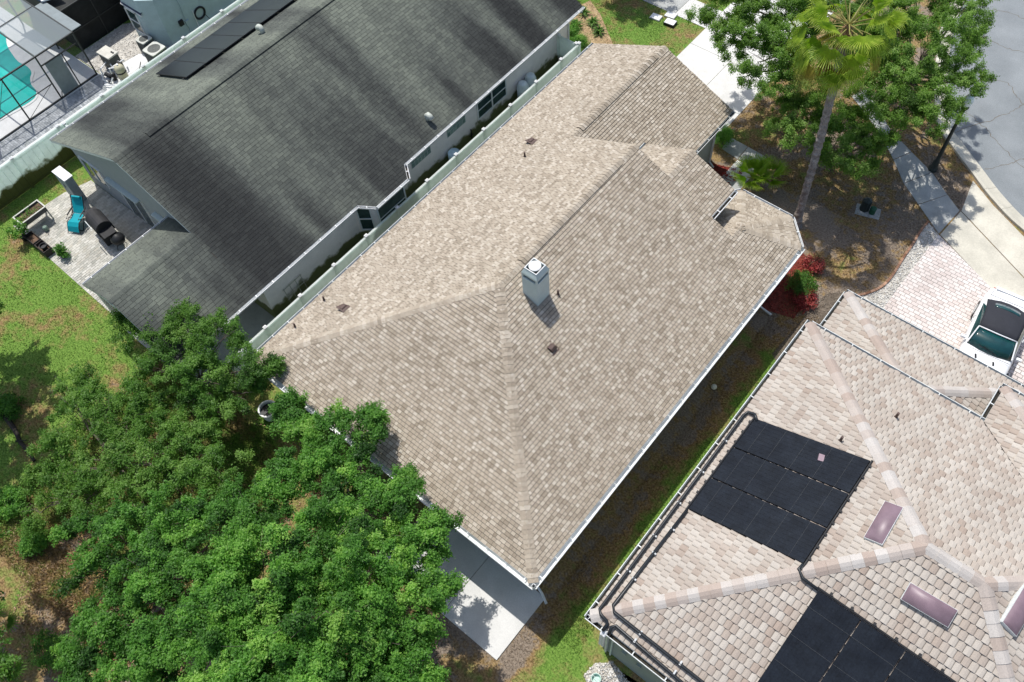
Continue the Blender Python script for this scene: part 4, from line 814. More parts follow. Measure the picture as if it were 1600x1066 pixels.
for a, b in zip(yC[:-1], yC[1:]): obj('screen', MB().add([(xC[0], a, .08), (xC[0], b, .08), (xC[0], b, hC_), (xC[0], a, hC_)], [(0, 1, 2, 3)]), scr, cg)
# neighbouring dark lanai
ln = thing('dark_screen_room', 'very dark screened room between the pool cage and the pale blue house', 'screen room', (-43, 14.3, 0))
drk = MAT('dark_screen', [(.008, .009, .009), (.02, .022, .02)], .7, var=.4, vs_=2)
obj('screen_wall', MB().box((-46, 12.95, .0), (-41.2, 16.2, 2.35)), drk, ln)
for a, b in (((-46, 12.93, 2.37), (-41.2, 12.93, 2.37)), ((-41.19, 12.93, 2.37), (-41.19, 16.2, 2.37)), ((-41.19, 14.6, 0), (-41.19, 14.6, 2.37)), ((-41.19, 12.93, 0), (-41.19, 12.93, 2.37)), ((-41.19, 12.95, 1.1), (-41.19, 16.2, 1.1)), ((-46, 14.6, 2.37), (-41.2, 14.6, 2.37))): obj('frame_bar', MB().tube([a, b], .035, 4), bronze, ln)
rD = MB().add([(-46, 12.2, 2.75), (-42.1, 12.7, 2.75), (-41.7, 13.6, 2.75), (-46, 13.9, 3.6)], [(0, 1, 2, 3)]); rD.slab([(-46, 12.2, 2.74), (-42.1, 12.7, 2.74), (-41.7, 13.6, 2.74), (-46, 13.9, 3.59)], .1); obj('roof', rD, navy, hD)
obj('eave_trim', MB().tube([(-42.1, 12.7, 2.72), (-41.68, 13.6, 2.72)], .06, 4), white, hD)
# paving and gravel on the pool side of the fence
def pavers(name, poly, m, L, Wd, rot, nsingle=0, z=.03, seed=0, joint=.012, base=sand, cen=None):
    """running-bond pavers clipped to a polygon"""
    b = struct(name, MB().prism([p[:2] for p in poly], -.05, z-.012), base); C = [(p[0], p[1]) for p in poly]
    if area(C) < 0: C.reverse()
    cs, sn = math.cos(rot), math.sin(rot); c0_ = Vector(C[0]); st = MB(); full = []; cache = {}
    loc = lambda p: ((p[0]-c0_.x)*cs+(p[1]-c0_.y)*sn, -(p[0]-c0_.x)*sn+(p[1]-c0_.y)*cs); glo = lambda u, v: (c0_.x+u*cs-v*sn, c0_.y+u*sn+v*cs)
    Q = [loc(p) for p in C]; u0, u1, v0, v1 = min(q[0] for q in Q), max(q[0] for q in Q), min(q[1] for q in Q), max(q[1] for q in Q)
    for i in range(int(v0/Wd)-1, int(v1/Wd)+2):
        for j in range(int(u0/L)-2, int(u1/L)+2):
            a, c = j*L+(i % 2)*L/2, i*Wd; r = [(a+joint/2, c+joint/2), (a+L-joint/2, c+joint/2), (a+L-joint/2, c+Wd-joint/2), (a+joint/2, c+Wd-joint/2)]; cl = clip(r, Q)
            if len(cl) < 3 or area(cl) < .0008: continue
            rn = hsh(i, j, seed); h = z+(hsh(i, j, seed+3)-.5)*.006
            if len(cl) == 4 and area(cl) > .999*area(r): full.append((a+L/2, c+Wd/2, rn, h))
            else: st.prism([glo(*p) for p in cl], z-.05, h, rn)
    def sc(f): x, y, zz_ = PX((*glo(f[0], f[1]), z)); return zz_ if 0 < x < 1600 and 0 < y < 1066 else 999
    full.sort(key=sc)
    for k, (u, v, rn, h) in enumerate(full):
        if k < nsingle and sc(full[k]) < 999:
            key = round(rn*8)
            if key not in cache:
                e = joint/2; cache[key] = MB().add([(-L/2+e, -Wd/2+e, -.06), (L/2-e, -Wd/2+e, -.06), (L/2-e, Wd/2-e, -.06), (-L/2+e, Wd/2-e, -.06), (-L/2+e+.006, -Wd/2+e+.006, 0), (L/2-e-.006, -Wd/2+e+.006, 0), (L/2-e-.006, Wd/2-e-.006, 0), (-L/2+e+.006, Wd/2-e-.006, 0)], [(0, 3, 2, 1), (4, 5, 6, 7), (0, 1, 5, 4), (1, 2, 6, 5), (2, 3, 7, 6), (3, 0, 4, 7)], rn).mesh('paver', (0, 0, 0), m)
            o = link('paver', cache[key], b, Vector((*glo(u, v), h))-wloc(b)); o.rotation_euler = (0, 0, rot)
        else:
            e = joint/2; st.cbox((*glo(u, v), h-.03), (L-joint, Wd-joint, .06), rot, rn)
    if st.v: o = obj('pavers', st, m, b); o['kind'] = 'stuff'
    return b
pavers('paver_patio', [(-33.3, 7.75), (-25.5, 7.75), (-25.5, 3.75), (-33.9, 3.95), (-33.7, 6.5)], paverg, .235, .118, math.radians(90), 260, .03, 3, .01)
pavers('paver_walk', [(-38.88, 3.0), (-37.65, 3.0), (-37.65, 13.0), (-38.88, 13.0)], MAT('grey_paver', [(.22, .24, .25), (.32, .34, .35), (.40, .42, .43)], .85, True, .15, 2), .22, .11, 0, 0, .028, 9, .01)
struct('white_strip', MB().box((-37.62, 2.0, -.04), (-36.9, 30, .05)), deckm)
struct('equipment_pad', MB().prism([(-38.8, 12.4), (-37.65, 11.9), (-37.65, 15.2), (-38.5, 14.5)], -.04, .04), deckm)

# ================================================================== NEIGHBOUR'S PAVER DRIVE, BEDS, EDGING
pavers('paver_driveway', [G(1466, 367), G(1550, 452), G(1640, 545), (6.2, 20.2), (-1.2, 20.2), G(1383, 478)], paverm, .245, .165, math.radians(0), 300, .03, 21, .015)
def pebbles(name, poly, n, rmin, rmax, m, bedm, label=None, z=.01):
    b = struct(name, sheet(poly, z), bedm); C = [(p[0], p[1]) for p in poly]
    if area(C) < 0: C.reverse()
    lo = np.min(C, 0); hi = np.max(C, 0); V = []; Fc = []; R = []; cnt = 0
    base = np.array([(0, 0, .8), (.9, 0, .2), (.3, .9, .15), (-.75, .55, .25), (-.8, -.5, .1), (.25, -.9, .2), (0, 0, -.5)])
    fcs = [(0, 1, 2), (0, 2, 3), (0, 3, 4), (0, 4, 5), (0, 5, 1), (6, 2, 1), (6, 3, 2), (6, 4, 3), (6, 5, 4), (6, 1, 5)]
    while cnt < n:
        p = lo+rng.random(2)*(hi-lo)
        if all((C[(i+1) % len(C)][0]-C[i][0])*(p[1]-C[i][1])-(C[(i+1) % len(C)][1]-C[i][1])*(p[0]-C[i][0]) >= 0 for i in range(len(C))) or len(C) > 6 and inside(p, C):
            r = rmin+(rmax-rmin)*rng.random()**2; a = rng.random()*6.28; q = base*r*(.7+.6*rng.random((7, 1))); q = np.stack([q[:, 0]*math.cos(a)-q[:, 1]*math.sin(a), q[:, 0]*math.sin(a)+q[:, 1]*math.cos(a), q[:, 2]*.7], 1)
            V.append(q+(p[0], p[1], z+.004)); Fc += [[i+7*cnt for i in f] for f in fcs]; R += [rng.random()]*10; cnt += 1
    me = np_mesh('pebbles', np.concatenate(V)-np.array(wloc(b)), Fc, R, m); o = link('pebbles', me, b); o['kind'] = 'stuff'; return b
def inside(p, C):
    c = False; j = len(C)-1
    for i in range(len(C)):
        if (C[i][1] > p[1]) != (C[j][1] > p[1]) and p[0] < (C[j][0]-C[i][0])*(p[1]-C[i][1])/(C[j][1]-C[i][1])+C[i][0]: c = not c
        j = i
    return c
grav = MAT('bed_grit', [(.40, .38, .34), (.56, .54, .49)], .95, var=.3, vs_=4, fine=(30, .4), bmp=.8)
edge_px = [(1450, 347), (1438, 362), (1425, 383), (1410, 405), (1396, 428), (1384, 443), (1370, 453), (1352, 460), (1335, 463), (1318, 461)]
rb = [G(1466, 367), G(1383, 478), (-1.2, 20.85, 0), (-2.0, 20.85, 0), (-3.0, 22.0, 0), G(1335, 464), G(1352, 461), G(1370, 454), G(1384, 444), G(1410, 406), G(1438, 363), G(1450, 348)]
pebbles('pebble_bed', [p[:2] for p in rb], 1500, .02, .055, pebble, grav)
pebbles('pebble_bed', [G(1335, 462)[:2], (-3.1, 20.6), (-3.4, 17.9), (-4.2, 18.4), G(1272, 478)[:2], G(1290, 460)[:2], G(1312, 456)[:2]], 700, .015, .04, MAT('dark_pebbles', [(.12, .095, .07), (.22, .17, .13), (.30, .26, .21)], .9, True, .2, 3), MAT('dark_grit', [(.10, .08, .06), (.17, .14, .11)], .95, var=.3, vs_=5, fine=(30, .4)))
pebbles('pebble_bed', [G(1010, 1075)[:2], G(925, 1085)[:2], G(912, 1056)[:2], G(930, 1036)[:2], G(950, 1036)[:2], (-2.4, 5.5), (-1.2, 5.3)], 650, .02, .06, pebble, grav)
pebbles('gravel_bed', [(-41.15, 12.45), (-38.85, 12.45), (-38.55, 14.5), (-37.7, 15.2), (-37.5, 15.95), (-40.6, 16.2), (-41.15, 15.5)], 900, .02, .05, pebble, grav)
tb = thing('brick_edging', 'curved row of reddish bricks edging the dry lawn beside white pebbles', 'edging', G(1400, 425))
ed = spline([G(*p) for p in edge_px], 6); dist = [0]
for a, b in zip(ed[:-1], ed[1:]): dist.append(dist[-1]+(b-a).length)
brk = MAT('edging_brick', [(.18, .09, .055), (.30, .17, .11), (.36, .22, .15)], .9, True, .2, 4)
Ltot = dist[-1]; nb_ = int(Ltot/.21)
for k in range(nb_):
    d = (k+.5)/nb_*Ltot; i = next(i for i in range(len(dist)-1) if dist[i+1] >= d); t = (d-dist[i])/(dist[i+1]-dist[i]); p = ed[i].lerp(ed[i+1], t); v = ed[i+1]-ed[i]
    obj('brick', MB().cbox((p.x, p.y, .035), (.2, .095, .10), math.atan2(v.y, v.x), hsh(k, 1)), brk, tb)
# red mulch beds
for poly in ([(-11.05, 25.4), (-9.9, 25.8), (-9.9, 24.75), (-10.6, 23.4), (-11.4, 23.2), (-11.4, 25.4)], [(-9.0, 22.0), (-8.6, 23.5), (-6.6, 23.7), (-5.0, 23.1), (-4.35, 21.8), (-4.35, 20.3), (-5.8, 19.9), (-5.7, 21.2), (-6.5, 22.0)]):
    struct('mulch_bed', sheet(poly, .012), mulch)
    C = poly; lo = np.min(C, 0); hi = np.max(C, 0); mb = MB(); n = 0
    while n < 420:
        p = lo+rng.random(2)*(hi-lo)
        if inside(p, C): mb.cbox((p[0], p[1], .02+.02*rng.random()), (.05+.06*rng.random(), .018, .014), rng.random()*3.14, rng.random()); n += 1
    o = obj('mulch_chips', mb, MAT('red_chip', [(.12, .012, .008), (.30, .03, .022), (.44, .09, .07)], .9, True, .2, 4)); o['kind'] = 'stuff'
struct('mulch_bed', sheet([(-20.7, 27.0), (-19.2, 26.2), (-18.0, 26.3), (-18.2, 27.6), (-19.2, 29.0), (-21.2, 30.6), (-22.3, 31.2), (-23, 28.5), (-21.5, 27.2)], .010), MAT('straw_mulch', [(.30, .20, .11), (.46, .34, .20)], .95, var=.25, vs_=5, fine=(25, .4), bmp=.8))

# ================================================================== VEGETATION
def leafmesh(C, Nrm, size, R, m, asp=.55):
    n = len(C); t = np.cross(Nrm, rng.normal(size=(n, 3))); t /= np.linalg.norm(t, axis=1)[:, None]+1e-9; b = np.cross(Nrm, t)
    s = size*(.65+.7*rng.random((n, 1))); fold = Nrm*s*.12
    V = np.stack([C-t*s*.5, C+b*s*asp*.5+fold-t*s*.05, C+t*s*.5, C-b*s*asp*.5+fold-t*s*.05], 1).reshape(-1, 3)
    return V, np.arange(4*n).reshape(-1, 4), R
def foliage(blobs, dens, size, flat=.85, loose=1.08, ncm=1., clump=(.20, .42), lo=.35, droop=.0):
    """blobs (x, y, z, r): leaf clumps on the outer shell of each, leaves packed on the upper side of each clump"""
    Cs = []; Ns = []; Rs = []
    for bx_, by_, bz_, r in blobs:
        nc = max(4, int((13*r*r+6)*ncm)); d = rng.normal(size=(nc, 3)); d /= np.linalg.norm(d, axis=1)[:, None]; d[:, 2] = np.abs(d[:, 2])*1.15-.35
        rr = r*loose*(.40+.65*rng.random((nc, 1))**.7); cc = np.array([bx_, by_, bz_])+d*rr*np.array([1, 1, flat])
        tone = rng.normal(0, .2, nc)
        for k in range(nc):
            cr_ = rng.uniform(*clump)*(.7+.3*r)*1.25; nl_ = int(dens*cr_*cr_*(.6+.8*rng.random()))
            if nl_ < 8: continue
            ns = rng.integers(5, 10); sd = rng.normal(size=(ns, 3))+d[k]*.8; sd /= np.linalg.norm(sd, axis=1)[:, None]; sl_ = cr_*(.55+.75*rng.random(ns))
            w_ = rng.integers(0, ns, nl_); tt = rng.random(nl_)**.7
            p = cc[k]+sd[w_]*(sl_[w_]*tt)[:, None]*np.array([1, 1, .75])+rng.normal(0, 1, (nl_, 3))*(.055+.10*cr_*(1-tt))[:, None]
            nn_ = sd[w_]*.35+np.array([0, 0, .8])+rng.normal(0, .5, (nl_, 3)); nn_ /= np.linalg.norm(nn_, axis=1)[:, None]
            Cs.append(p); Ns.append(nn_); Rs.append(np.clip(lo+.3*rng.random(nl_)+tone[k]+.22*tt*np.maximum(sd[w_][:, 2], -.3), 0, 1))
    return np.concatenate(Cs), np.concatenate(Ns), np.concatenate(Rs)
def branch(mb, a, b, r0, r1, n=6, wob=.12, seg=6):
    a, b = Vector(a), Vector(b); P = []; R = []
    for i in range(seg+1):
        t = i/seg; w_ = math.sin(math.pi*t)*wob*(b-a).length; P.append(a.lerp(b, t)+Vector((random.uniform(-1, 1), random.uniform(-1, 1), random.uniform(-.3, .8)))*w_*.5); R.append(r0+(r1-r0)*t)
    mb.tube(P, R, n); return P
def tree(name, label, base, blobs, leafm, dens=4600, size=.076, trunk_r=.13, group=None, fork=.35, cat='tree', twigs=True, **kw):
    base = Vector((base[0], base[1], 0)); t = thing(name, label, cat, base, group=group)
    mb = MB(); top = sum((Vector(b[:3]) for b in blobs), Vector((0, 0, 0)))/len(blobs); fk = base.lerp(Vector((top.x, top.y, top.z)), fork); fk.z = max(.5, top.z*fork)
    branch(mb, base-Vector((0, 0, .05)), fk, trunk_r, trunk_r*.75, 8, .06)
    for b in blobs:
        P = branch(mb, fk, Vector(b[:3])-Vector((0, 0, b[3]*.2)), trunk_r*.45, .018, 5, .10)
        if twigs:
            for k in range(int(4+4*b[3])):
                d = Vector((random.gauss(0, 1), random.gauss(0, 1), random.uniform(-.1, .9))).normalized(); branch(mb, P[-1-random.randint(0, 2)], Vector(b[:3])+d*b[3]*.95, .016, .004, 3, .12, 3)
    obj('trunk', mb, bark, t)
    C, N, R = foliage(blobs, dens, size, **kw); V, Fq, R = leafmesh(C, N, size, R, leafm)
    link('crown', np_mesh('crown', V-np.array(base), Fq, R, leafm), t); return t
B3 = lambda L: [(*G(x, y, z), r) for x, y, z, r in L]
grpT = 'trees behind the tan house'
T1 = B3([(468, 700, 3.4, 1.0), (520, 668, 3.9, .75), (565, 668, 4.1, .5), (588, 650, 4.1, .32), (500, 745, 4.0, 1.1), (560, 735, 4.0, .65), (605, 800, 4.3, .9), (650, 835, 4.3, .8), (688, 822, 4.1, .42), (545, 815, 4.5, 1.1), (625, 775, 4.1, .5), (455, 640, 3.2, .6), (640, 745, 4.0, .3)])
tree('broadleaf_tree', 'bright green tree whose branches overhang the rear gutter of the tan house', G(545, 835), T1, leafG, trunk_r=.14, group=grpT, lo=.28)
T2 = B3([(565, 885, 5, 1.2), (485, 865, 5.5, 1.4), (405, 905, 5.6, 1.5), (505, 950, 6, 1.6), (430, 1005, 5.8, 1.5), (345, 960, 5.2, 1.2), (565, 1000, 5.4, 1.2), (622, 965, 5, .9), (665, 935, 4.6, .55), (690, 915, 4.3, .4), (640, 1030, 4.6, .9), (345, 1045, 5, 1.3), (510, 1060, 5.5, 1.4), (420, 1100, 5.4, 1.4), (600, 1085, 4.8, 1.2)])
tree('broadleaf_tree', 'largest bright green tree beside the rear patio slab', G(470, 1010), T2, leafG, trunk_r=.2, group=grpT, lo=.36)
T3 = B3([(235, 525, 2.9, .8), (290, 512, 3.2, .8), (340, 532, 3.4, .85), (392, 575, 3.2, .8), (255, 575, 3.0, .9), (322, 592, 3.1, .9), (378, 612, 2.8, .65), (192, 505, 2.5, .55), (422, 575, 3.1, .42), (345, 650, 2.6, .6), (300, 640, 2.4, .6)])
tree('broadleaf_tree', 'dark green tree in front of the open porch of the stained-roof house', G(310, 610), T3, leafD, dens=4200, size=.068, group=grpT)
T4 = B3([(120, 640, 1.9, .8), (180, 650, 2.2, .9), (240, 642, 2.3, .8), (90, 700, 1.9, .8), (160, 722, 2.3, .95), (230, 712, 2.5, .95), (295, 692, 2.4, .9), (130, 782, 2.2, .8), (205, 772, 2.5, .9), (275, 762, 2.6, .9), (340, 735, 2.8, .8), (70, 750, 1.6, .6), (100, 600, 1.6, .6), (150, 600, 1.8, .6), (60, 800, 1.4, .55), (95, 740, 2.0, .7), (210, 610, 2.2, .7), (310, 740, 2.7, .8)])
tree('understorey_tree', 'low straggly tree with thin olive foliage at the edge of the grass', G(190, 740), T4, leafD, dens=3600, size=.07, trunk_r=.09, group=grpT, clump=(.16, .36), lo=.42)
T5 = B3([(200, 832, 3.8, 1.0), (282, 812, 4.0, 1.1), (340, 850, 4.4, 1.1), (160, 892, 3.4, .9), (242, 902, 4.2, 1.1), (182, 962, 3.8, 1.0), (265, 990, 4.2, 1.2), (140, 1030, 3.2, .9), (222, 1055, 3.8, 1.2), (305, 930, 4.4, 1.1), (120, 840, 2.8, .6), (390, 800, 4.2, .9), (430, 780, 4.0, .7)])
tree('broadleaf_tree', 'medium green tree next to the brown leaf-littered ground', G(245, 950), T5, leafG, dens=4200, trunk_r=.16, group=grpT, lo=.18)
grpO = 'oaks along the street'
O1 = B3([(1135, 15, 5.2, .9), (1175, 45, 5.4, 1.0), (1215, 15, 5.8, 1.1), (1255, 45, 5.6, 1.0), (1140, 65, 4.8, .5), (1185, 92, 5.0, .8), (1222, 118, 4.8, .7), (1245, 100, 5.0, .8), (1200, 60, 5.6, .9), (1155, -30, 5.4, 1.1), (1230, -40, 5.8, 1.2), (1205, 145, 4.6, .45), (1280, 70, 5.2, .9), (1120, 40, 5.0, .5), (1165, 118, 4.7, .4), (1150, 5, 5.6, .9), (1240, 20, 5.9, 1.0), (1275, 20, 5.8, 1.0), (1265, 125, 4.6, .8)])
tree('oak_tree', 'street oak with fine olive leaves hanging over the white driveway', G(1262, 95), O1, leafO, dens=6200, size=.062, trunk_r=.16, group=grpO, clump=(.12, .30), lo=.32, loose=1.45, ncm=1.35)
O2 = B3([(1320, 25, 5.2, 1.0), (1375, 35, 5.4, 1.1), (1430, 20, 5.6, 1.1), (1490, 35, 5.4, .9), (1522, 65, 5.2, .55), (1495, 105, 5.2, .7), (1525, 130, 5.0, .35), (1445, 92, 5.4, 1.0), (1395, 108, 5.2, .9), (1345, 95, 5.0, .9), (1460, 150, 5.0, .65), (1405, 170, 4.8, .7), (1490, 180, 4.8, .38), (1370, 150, 4.8, .7), (1350, -30, 5.6, 1.2), (1440, -40, 5.6, 1.2), (1515, -10, 5.4, .7), (1345, 60, 5.6, 1.0), (1405, 70, 5.8, 1.0), (1465, 60, 5.7, 1.0), (1505, 15, 5.5, .8), (1420, 130, 5.2, .9), (1330, 130, 4.8, .8), (1480, 130, 5.2, .7), (1375, 190, 4.4, .6), (1440, 190, 4.6, .5)])
tree('oak_tree', 'street oak with a broad crown reaching the asphalt and lamp post', G(1410, 150), O2, leafO, dens=6200, size=.062, trunk_r=.17, group=grpO, clump=(.12, .30), lo=.34, loose=1.45, ncm=1.35)
O3 = B3([(1230, 178, 3.4, .6), (1262, 170, 3.6, .6), (1220, 205, 3.2, .45), (1300, 212, 3.4, .65), (1340, 232, 3.2, .55), (1312, 250, 3.0, .4), (1350, 262, 2.8, .35), (1335, 195, 3.6, .6), (1275, 200, 3.3, .5), (1385, 220, 3.3, .3), (1250, 215, 3.2, .6), (1315, 185, 3.7, .6), (1355, 215, 3.4, .55), (1290, 250, 2.8, .4)])
tree('oak_tree', 'small low oak beneath the fan palm next to the sidewalk', G(1300, 265), O3, leafO, dens=5200, size=.068, trunk_r=.07, group=grpO, clump=(.12, .28), lo=.5, loose=1.35, ncm=1.6)
O4 = [(-20.2, 34.0, 3.2, 1.0), (-19.5, 33.3, 3.0, .9), (-20.9, 33.5, 3.0, .9), (-20.2, 33.0, 2.6, .7), (-19.3, 34.4, 3.4, .9), (-21.0, 34.6, 3.4, 1.0)]
O4 = [(x-1.4, y-1.0, z, r) for x, y, z, r in O4]
tree('purple_leaf_tree', 'reddish-brown leaved ornamental tree shading the green front lawn', (O4[0][0], O4[0][1]), O4, leafR, dens=2300, size=.075, trunk_r=.09)
def shrub(label, x, y, r, h, m, group=None, size=.05, dens=3800, name='shrub', cat='shrub'):
    bl = [(x, y, h*.55, r*.75)]+[(x+r*.5*math.cos(a), y+r*.5*math.sin(a), h*(.35+.3*random.random()), r*.55) for a in np.arange(0, 6.2, 1.1)]
    return tree(name, label, (x, y), bl, m, dens=dens, size=size, trunk_r=.03, group=group, cat=cat, fork=.2, twigs=False, clump=(.14, .26), lo=.3)
gs = 'shrubs by the stained-roof house front'
for px_, r, lb in (((894, 58), .38, 'round clipped shrub nearest the white corner downspout of the stained-roof house'), ((906, 76), .4, 'largest round clipped shrub in the row beside the straw mulch'), ((898, 92), .3, 'smallest clipped shrub just outside the white gate panel')): p = G(*px_); shrub(lb, p[0], p[1], r, .7, leafG, gs)
p = G(1128, 226); shrub('rounded boxwood beside the white garage downspout and entry walk', p[0], p[1], .5, 1.0, leafG)
shrub('scraggly dark green bush at the pointed bay corner of the tan house', -4.85, 21.7, .5, .8, leafD)
for x, y, lb in ((-5.0, 22.9, 'crimson-leaved plant touching the pointed bay gutter corner'), (-4.4, 21.2, 'crimson-leaved plant on the lawn side of the dark green bush'), (-6.3, 23.3, 'crimson-leaved plant in front of the bay beside the palm trunk')): shrub(lb, x, y, .35, .45, MAT('leaf_crimson', [(.12, .012, .012), (.28, .03, .03), (.42, .09, .08), (.10, .08, .03)], .5, True, .1, 1, None, trans=.25), 'crimson plants in the mulch', .07, 1800)
def spiky(label, x, y, r, n, m, group=None, name='grass_clump', cat='plant', wid=.03, bow=.5):
    t = thing(name, label, cat, (x, y, 0), group=group); mb = MB()
    for k in range(n):
        a = random.random()*6.28; l = r*(.7+.5*random.random()); el = random.uniform(.25, 1.35); d = Vector((math.cos(a), math.sin(a), 0)); s = Vector((-d.y, d.x, 0))*wid
        p0 = Vector((x, y, .0)); p1 = p0+d*l*.5*math.cos(el)+Vector((0, 0, l*.55*math.sin(el)+.05)); p2 = p0+d*l*math.cos(el)*1.05+Vector((0, 0, l*(.75*math.sin(el)-bow*.25)+.03))
        mb.add([p0-s*.6, p0+s*.6, p1+s, p1-s, p2], [(0, 1, 2, 3), (3, 2, 4)], random.random())
    obj('leaves', mb, m, t); return t
for px_, lb in (((912, 22), 'spiky strap-leaved clump where the straw mulch meets the shaded lawn'), ((926, 38), 'spiky strap-leaved clump midway along the lawn edge of the mulch'), ((936, 52), 'spiky strap-leaved clump closest to the tan roof corner'), ((900, 42), 'spiky strap-leaved clump beside the clipped shrubs')): p = G(*px_); spiky(lb, p[0], p[1], .5, 60, leafD, 'strap-leaved clumps in the straw mulch')

# ---- palms
def fan(parent, hub, az, el, pet, rad, m, droop=.5, nseg=26, spread=2.5):
    d = Vector((math.cos(az)*math.cos(el), math.sin(az)*math.cos(el), math.sin(el))); side = Vector((-math.sin(az), math.cos(az), 0)); up = side.cross(d)*-1
    if up.z < 0: up = -up
    h = Vector(hub); P = [h+d*pet*t-Vector((0, 0, droop*.30*pet*t*t)) for t in (0, .33, .66, 1)]; e = P[-1]; d2 = (P[-1]-P[-2]).normalized(); d2 = (d2-Vector((0, 0, droop*.55))).normalized(); up2 = side.cross(d2)*-1
    if up2.dot(up) < 0: up2 = -up2
    pm = obj('frond', MB().tube(P, [.028, .022, .018, .014], 4), petm, parent); mb = MB(); rr = .1
    ring1, ring2 = [], []
    for k in range(nseg*2+1):
        a = (k/(nseg*2)-.5)*2*spread; dr = d2*math.cos(a)+side*math.sin(a); L = rad*(.82+.18*math.cos(a*.8)); pl = .018 if k % 2 else -.018
        ring1.append(e+dr*L*.12+up2*pl*.2); ring2.append(e+dr*L*.42+up2*(pl-.04*rad)-Vector((0, 0, droop*.07*L)))
    n = len(ring1); mb.add(ring1+ring2, [(k, k+1, n+k+1, n+k) for k in range(n-1)], random.uniform(.25, .75))
    for k in range(nseg):
        a = ((k*2+1)/(nseg*2)-.5)*2*spread; dr = d2*math.cos(a)+side*math.sin(a); L = rad*(.82+.18*math.cos(a*.8))*random.uniform(.9, 1.08)
        q0, q1, q2 = ring2[2*k], ring2[2*k+1], ring2[2*k+2]; mid = e+dr*L*.78-Vector((0, 0, droop*.22*L)); sd = (q2-q0)*.30; tip = e+dr*L*(1.0-.16*droop)-Vector((0, 0, droop*(.55+.35*random.random())*L))
        mb.add([q0, q1, q2, mid+sd, mid-sd, tip], [(0, 1, 3, 4), (1, 2, 3), (4, 3, 5)], random.uniform(.4, 1))
    obj('blade', mb, m, pm)
hub = Vector(G(1326, 40, 8.5)); pb_ = Vector(G(1243, 352))
palm = thing('fan_palm', 'tall fan palm with a leaning slender trunk and drooping yellow-green fronds', 'palm', pb_)
P = [pb_.lerp(hub-Vector((0, 0, .5)), t)+Vector((.10, -.05, 0))*math.sin(math.pi*t) for t in np.linspace(0, 1, 26)]
palmb = MAT('palm_bark', [(.17, .145, .125), (.36, .325, .295)], .95, var=.25, vs_=9, fine=(30, .35), bmp=.9)
tk = MB(); nr = 84
PP = [pb_.lerp(hub-Vector((0, 0, .5)), t)+Vector((.10, -.05, 0))*math.sin(math.pi*t) for t in np.linspace(0, 1, nr)]
tk.tube(PP, [(.15+.10*max(0, 1-i/8))*(1+(.10 if i % 3 == 0 else -.03)+random.uniform(-.03, .03)) for i in range(nr)], 14)
tk.v = [(x+random.gauss(0, .008), y+random.gauss(0, .008), z+random.gauss(0, .012)) for x, y, z in tk.v]; obj('trunk', tk, palmb, palm)
obj('boot_collar', MB().lathe((hub.x, hub.y, hub.z-1.2), [(.14, 0), (.20, .25), (.25, .7), (.20, 1.1), (.05, 1.25)], 10), MAT('palm_boots', [(.16, .08, .04), (.34, .22, .12)], .95, var=.4, vs_=8, fine=(25, .5)), palm)
random.seed(21)
U_ = random.uniform
for k in range(14): fan(palm, hub+Vector((0, 0, .05)), k*2.4+.3, U_(.45, 1.2), U_(1.0, 1.4), U_(.85, 1.0), frondm, U_(.2, .5), 26, U_(1.1, 1.6))
for k in range(12): fan(palm, hub-Vector((0, 0, .1)), k*6.283/12+U_(-.2, .3), U_(.05, .5), U_(1.0, 1.5), U_(.8, 1.0), frondm, U_(.5, .95), 26, U_(1.0, 1.5))
for k in range(9): fan(palm, hub-Vector((0, 0, .25)), k*6.283/9+U_(-.2, .4), U_(-.6, -.15), U_(.9, 1.3), U_(.8, .95), frondm if k % 3 else frondy, U_(.6, 1.0), 26, U_(.9, 1.4))
for k in range(9): fan(palm, hub-Vector((0, 0, .5)), k*6.283/9+.1, U_(-1.2, -.8), U_(.7, 1.0), U_(.7, .9), (frondd, frondm, frondy)[k % 3], .7, 22, U_(.7, 1.1))
brt = MAT('bright_frond', [(.12, .25, .015), (.22, .38, .02), (.33, .48, .05)], .45, True, .1, 4, (25, .12), spec=.4, trans=.35)
for px_, lab in (((1172, 290), 'bright green young fan palm at the end of the entry walk'), ((1196, 291), 'bright green young fan palm against the bay gutter')):
    c = Vector(G(*px_)); sm = thing('young_palm', lab, 'palm', c); obj('stem', MB().tube([c, c+Vector((0, 0, .55))], [.09, .06], 8), palmb, sm)
    for k in range(11): fan(sm, c+Vector((0, 0, .5)), k*2.4, random.uniform(.45, 1.2), .32, .85, brt, .15, 14, .75)
for px_, lab in (((-4, 985), 'palmetto at the lower edge of the leaf-littered woods'), ((12, 1060), 'palmetto among dead brown leaves beside the woods')):
    c = Vector(G(*px_)); sm = thing('palmetto', lab, 'palm', c); obj('stem', MB().tube([c, c+Vector((0, 0, .3))], [.08, .06], 6), bark, sm)
    for k in range(8): fan(sm, c+Vector((0, 0, .3)), k*2.4, random.uniform(.3, 1.1), .6, .5, leafD, .3, 12, 1.5)
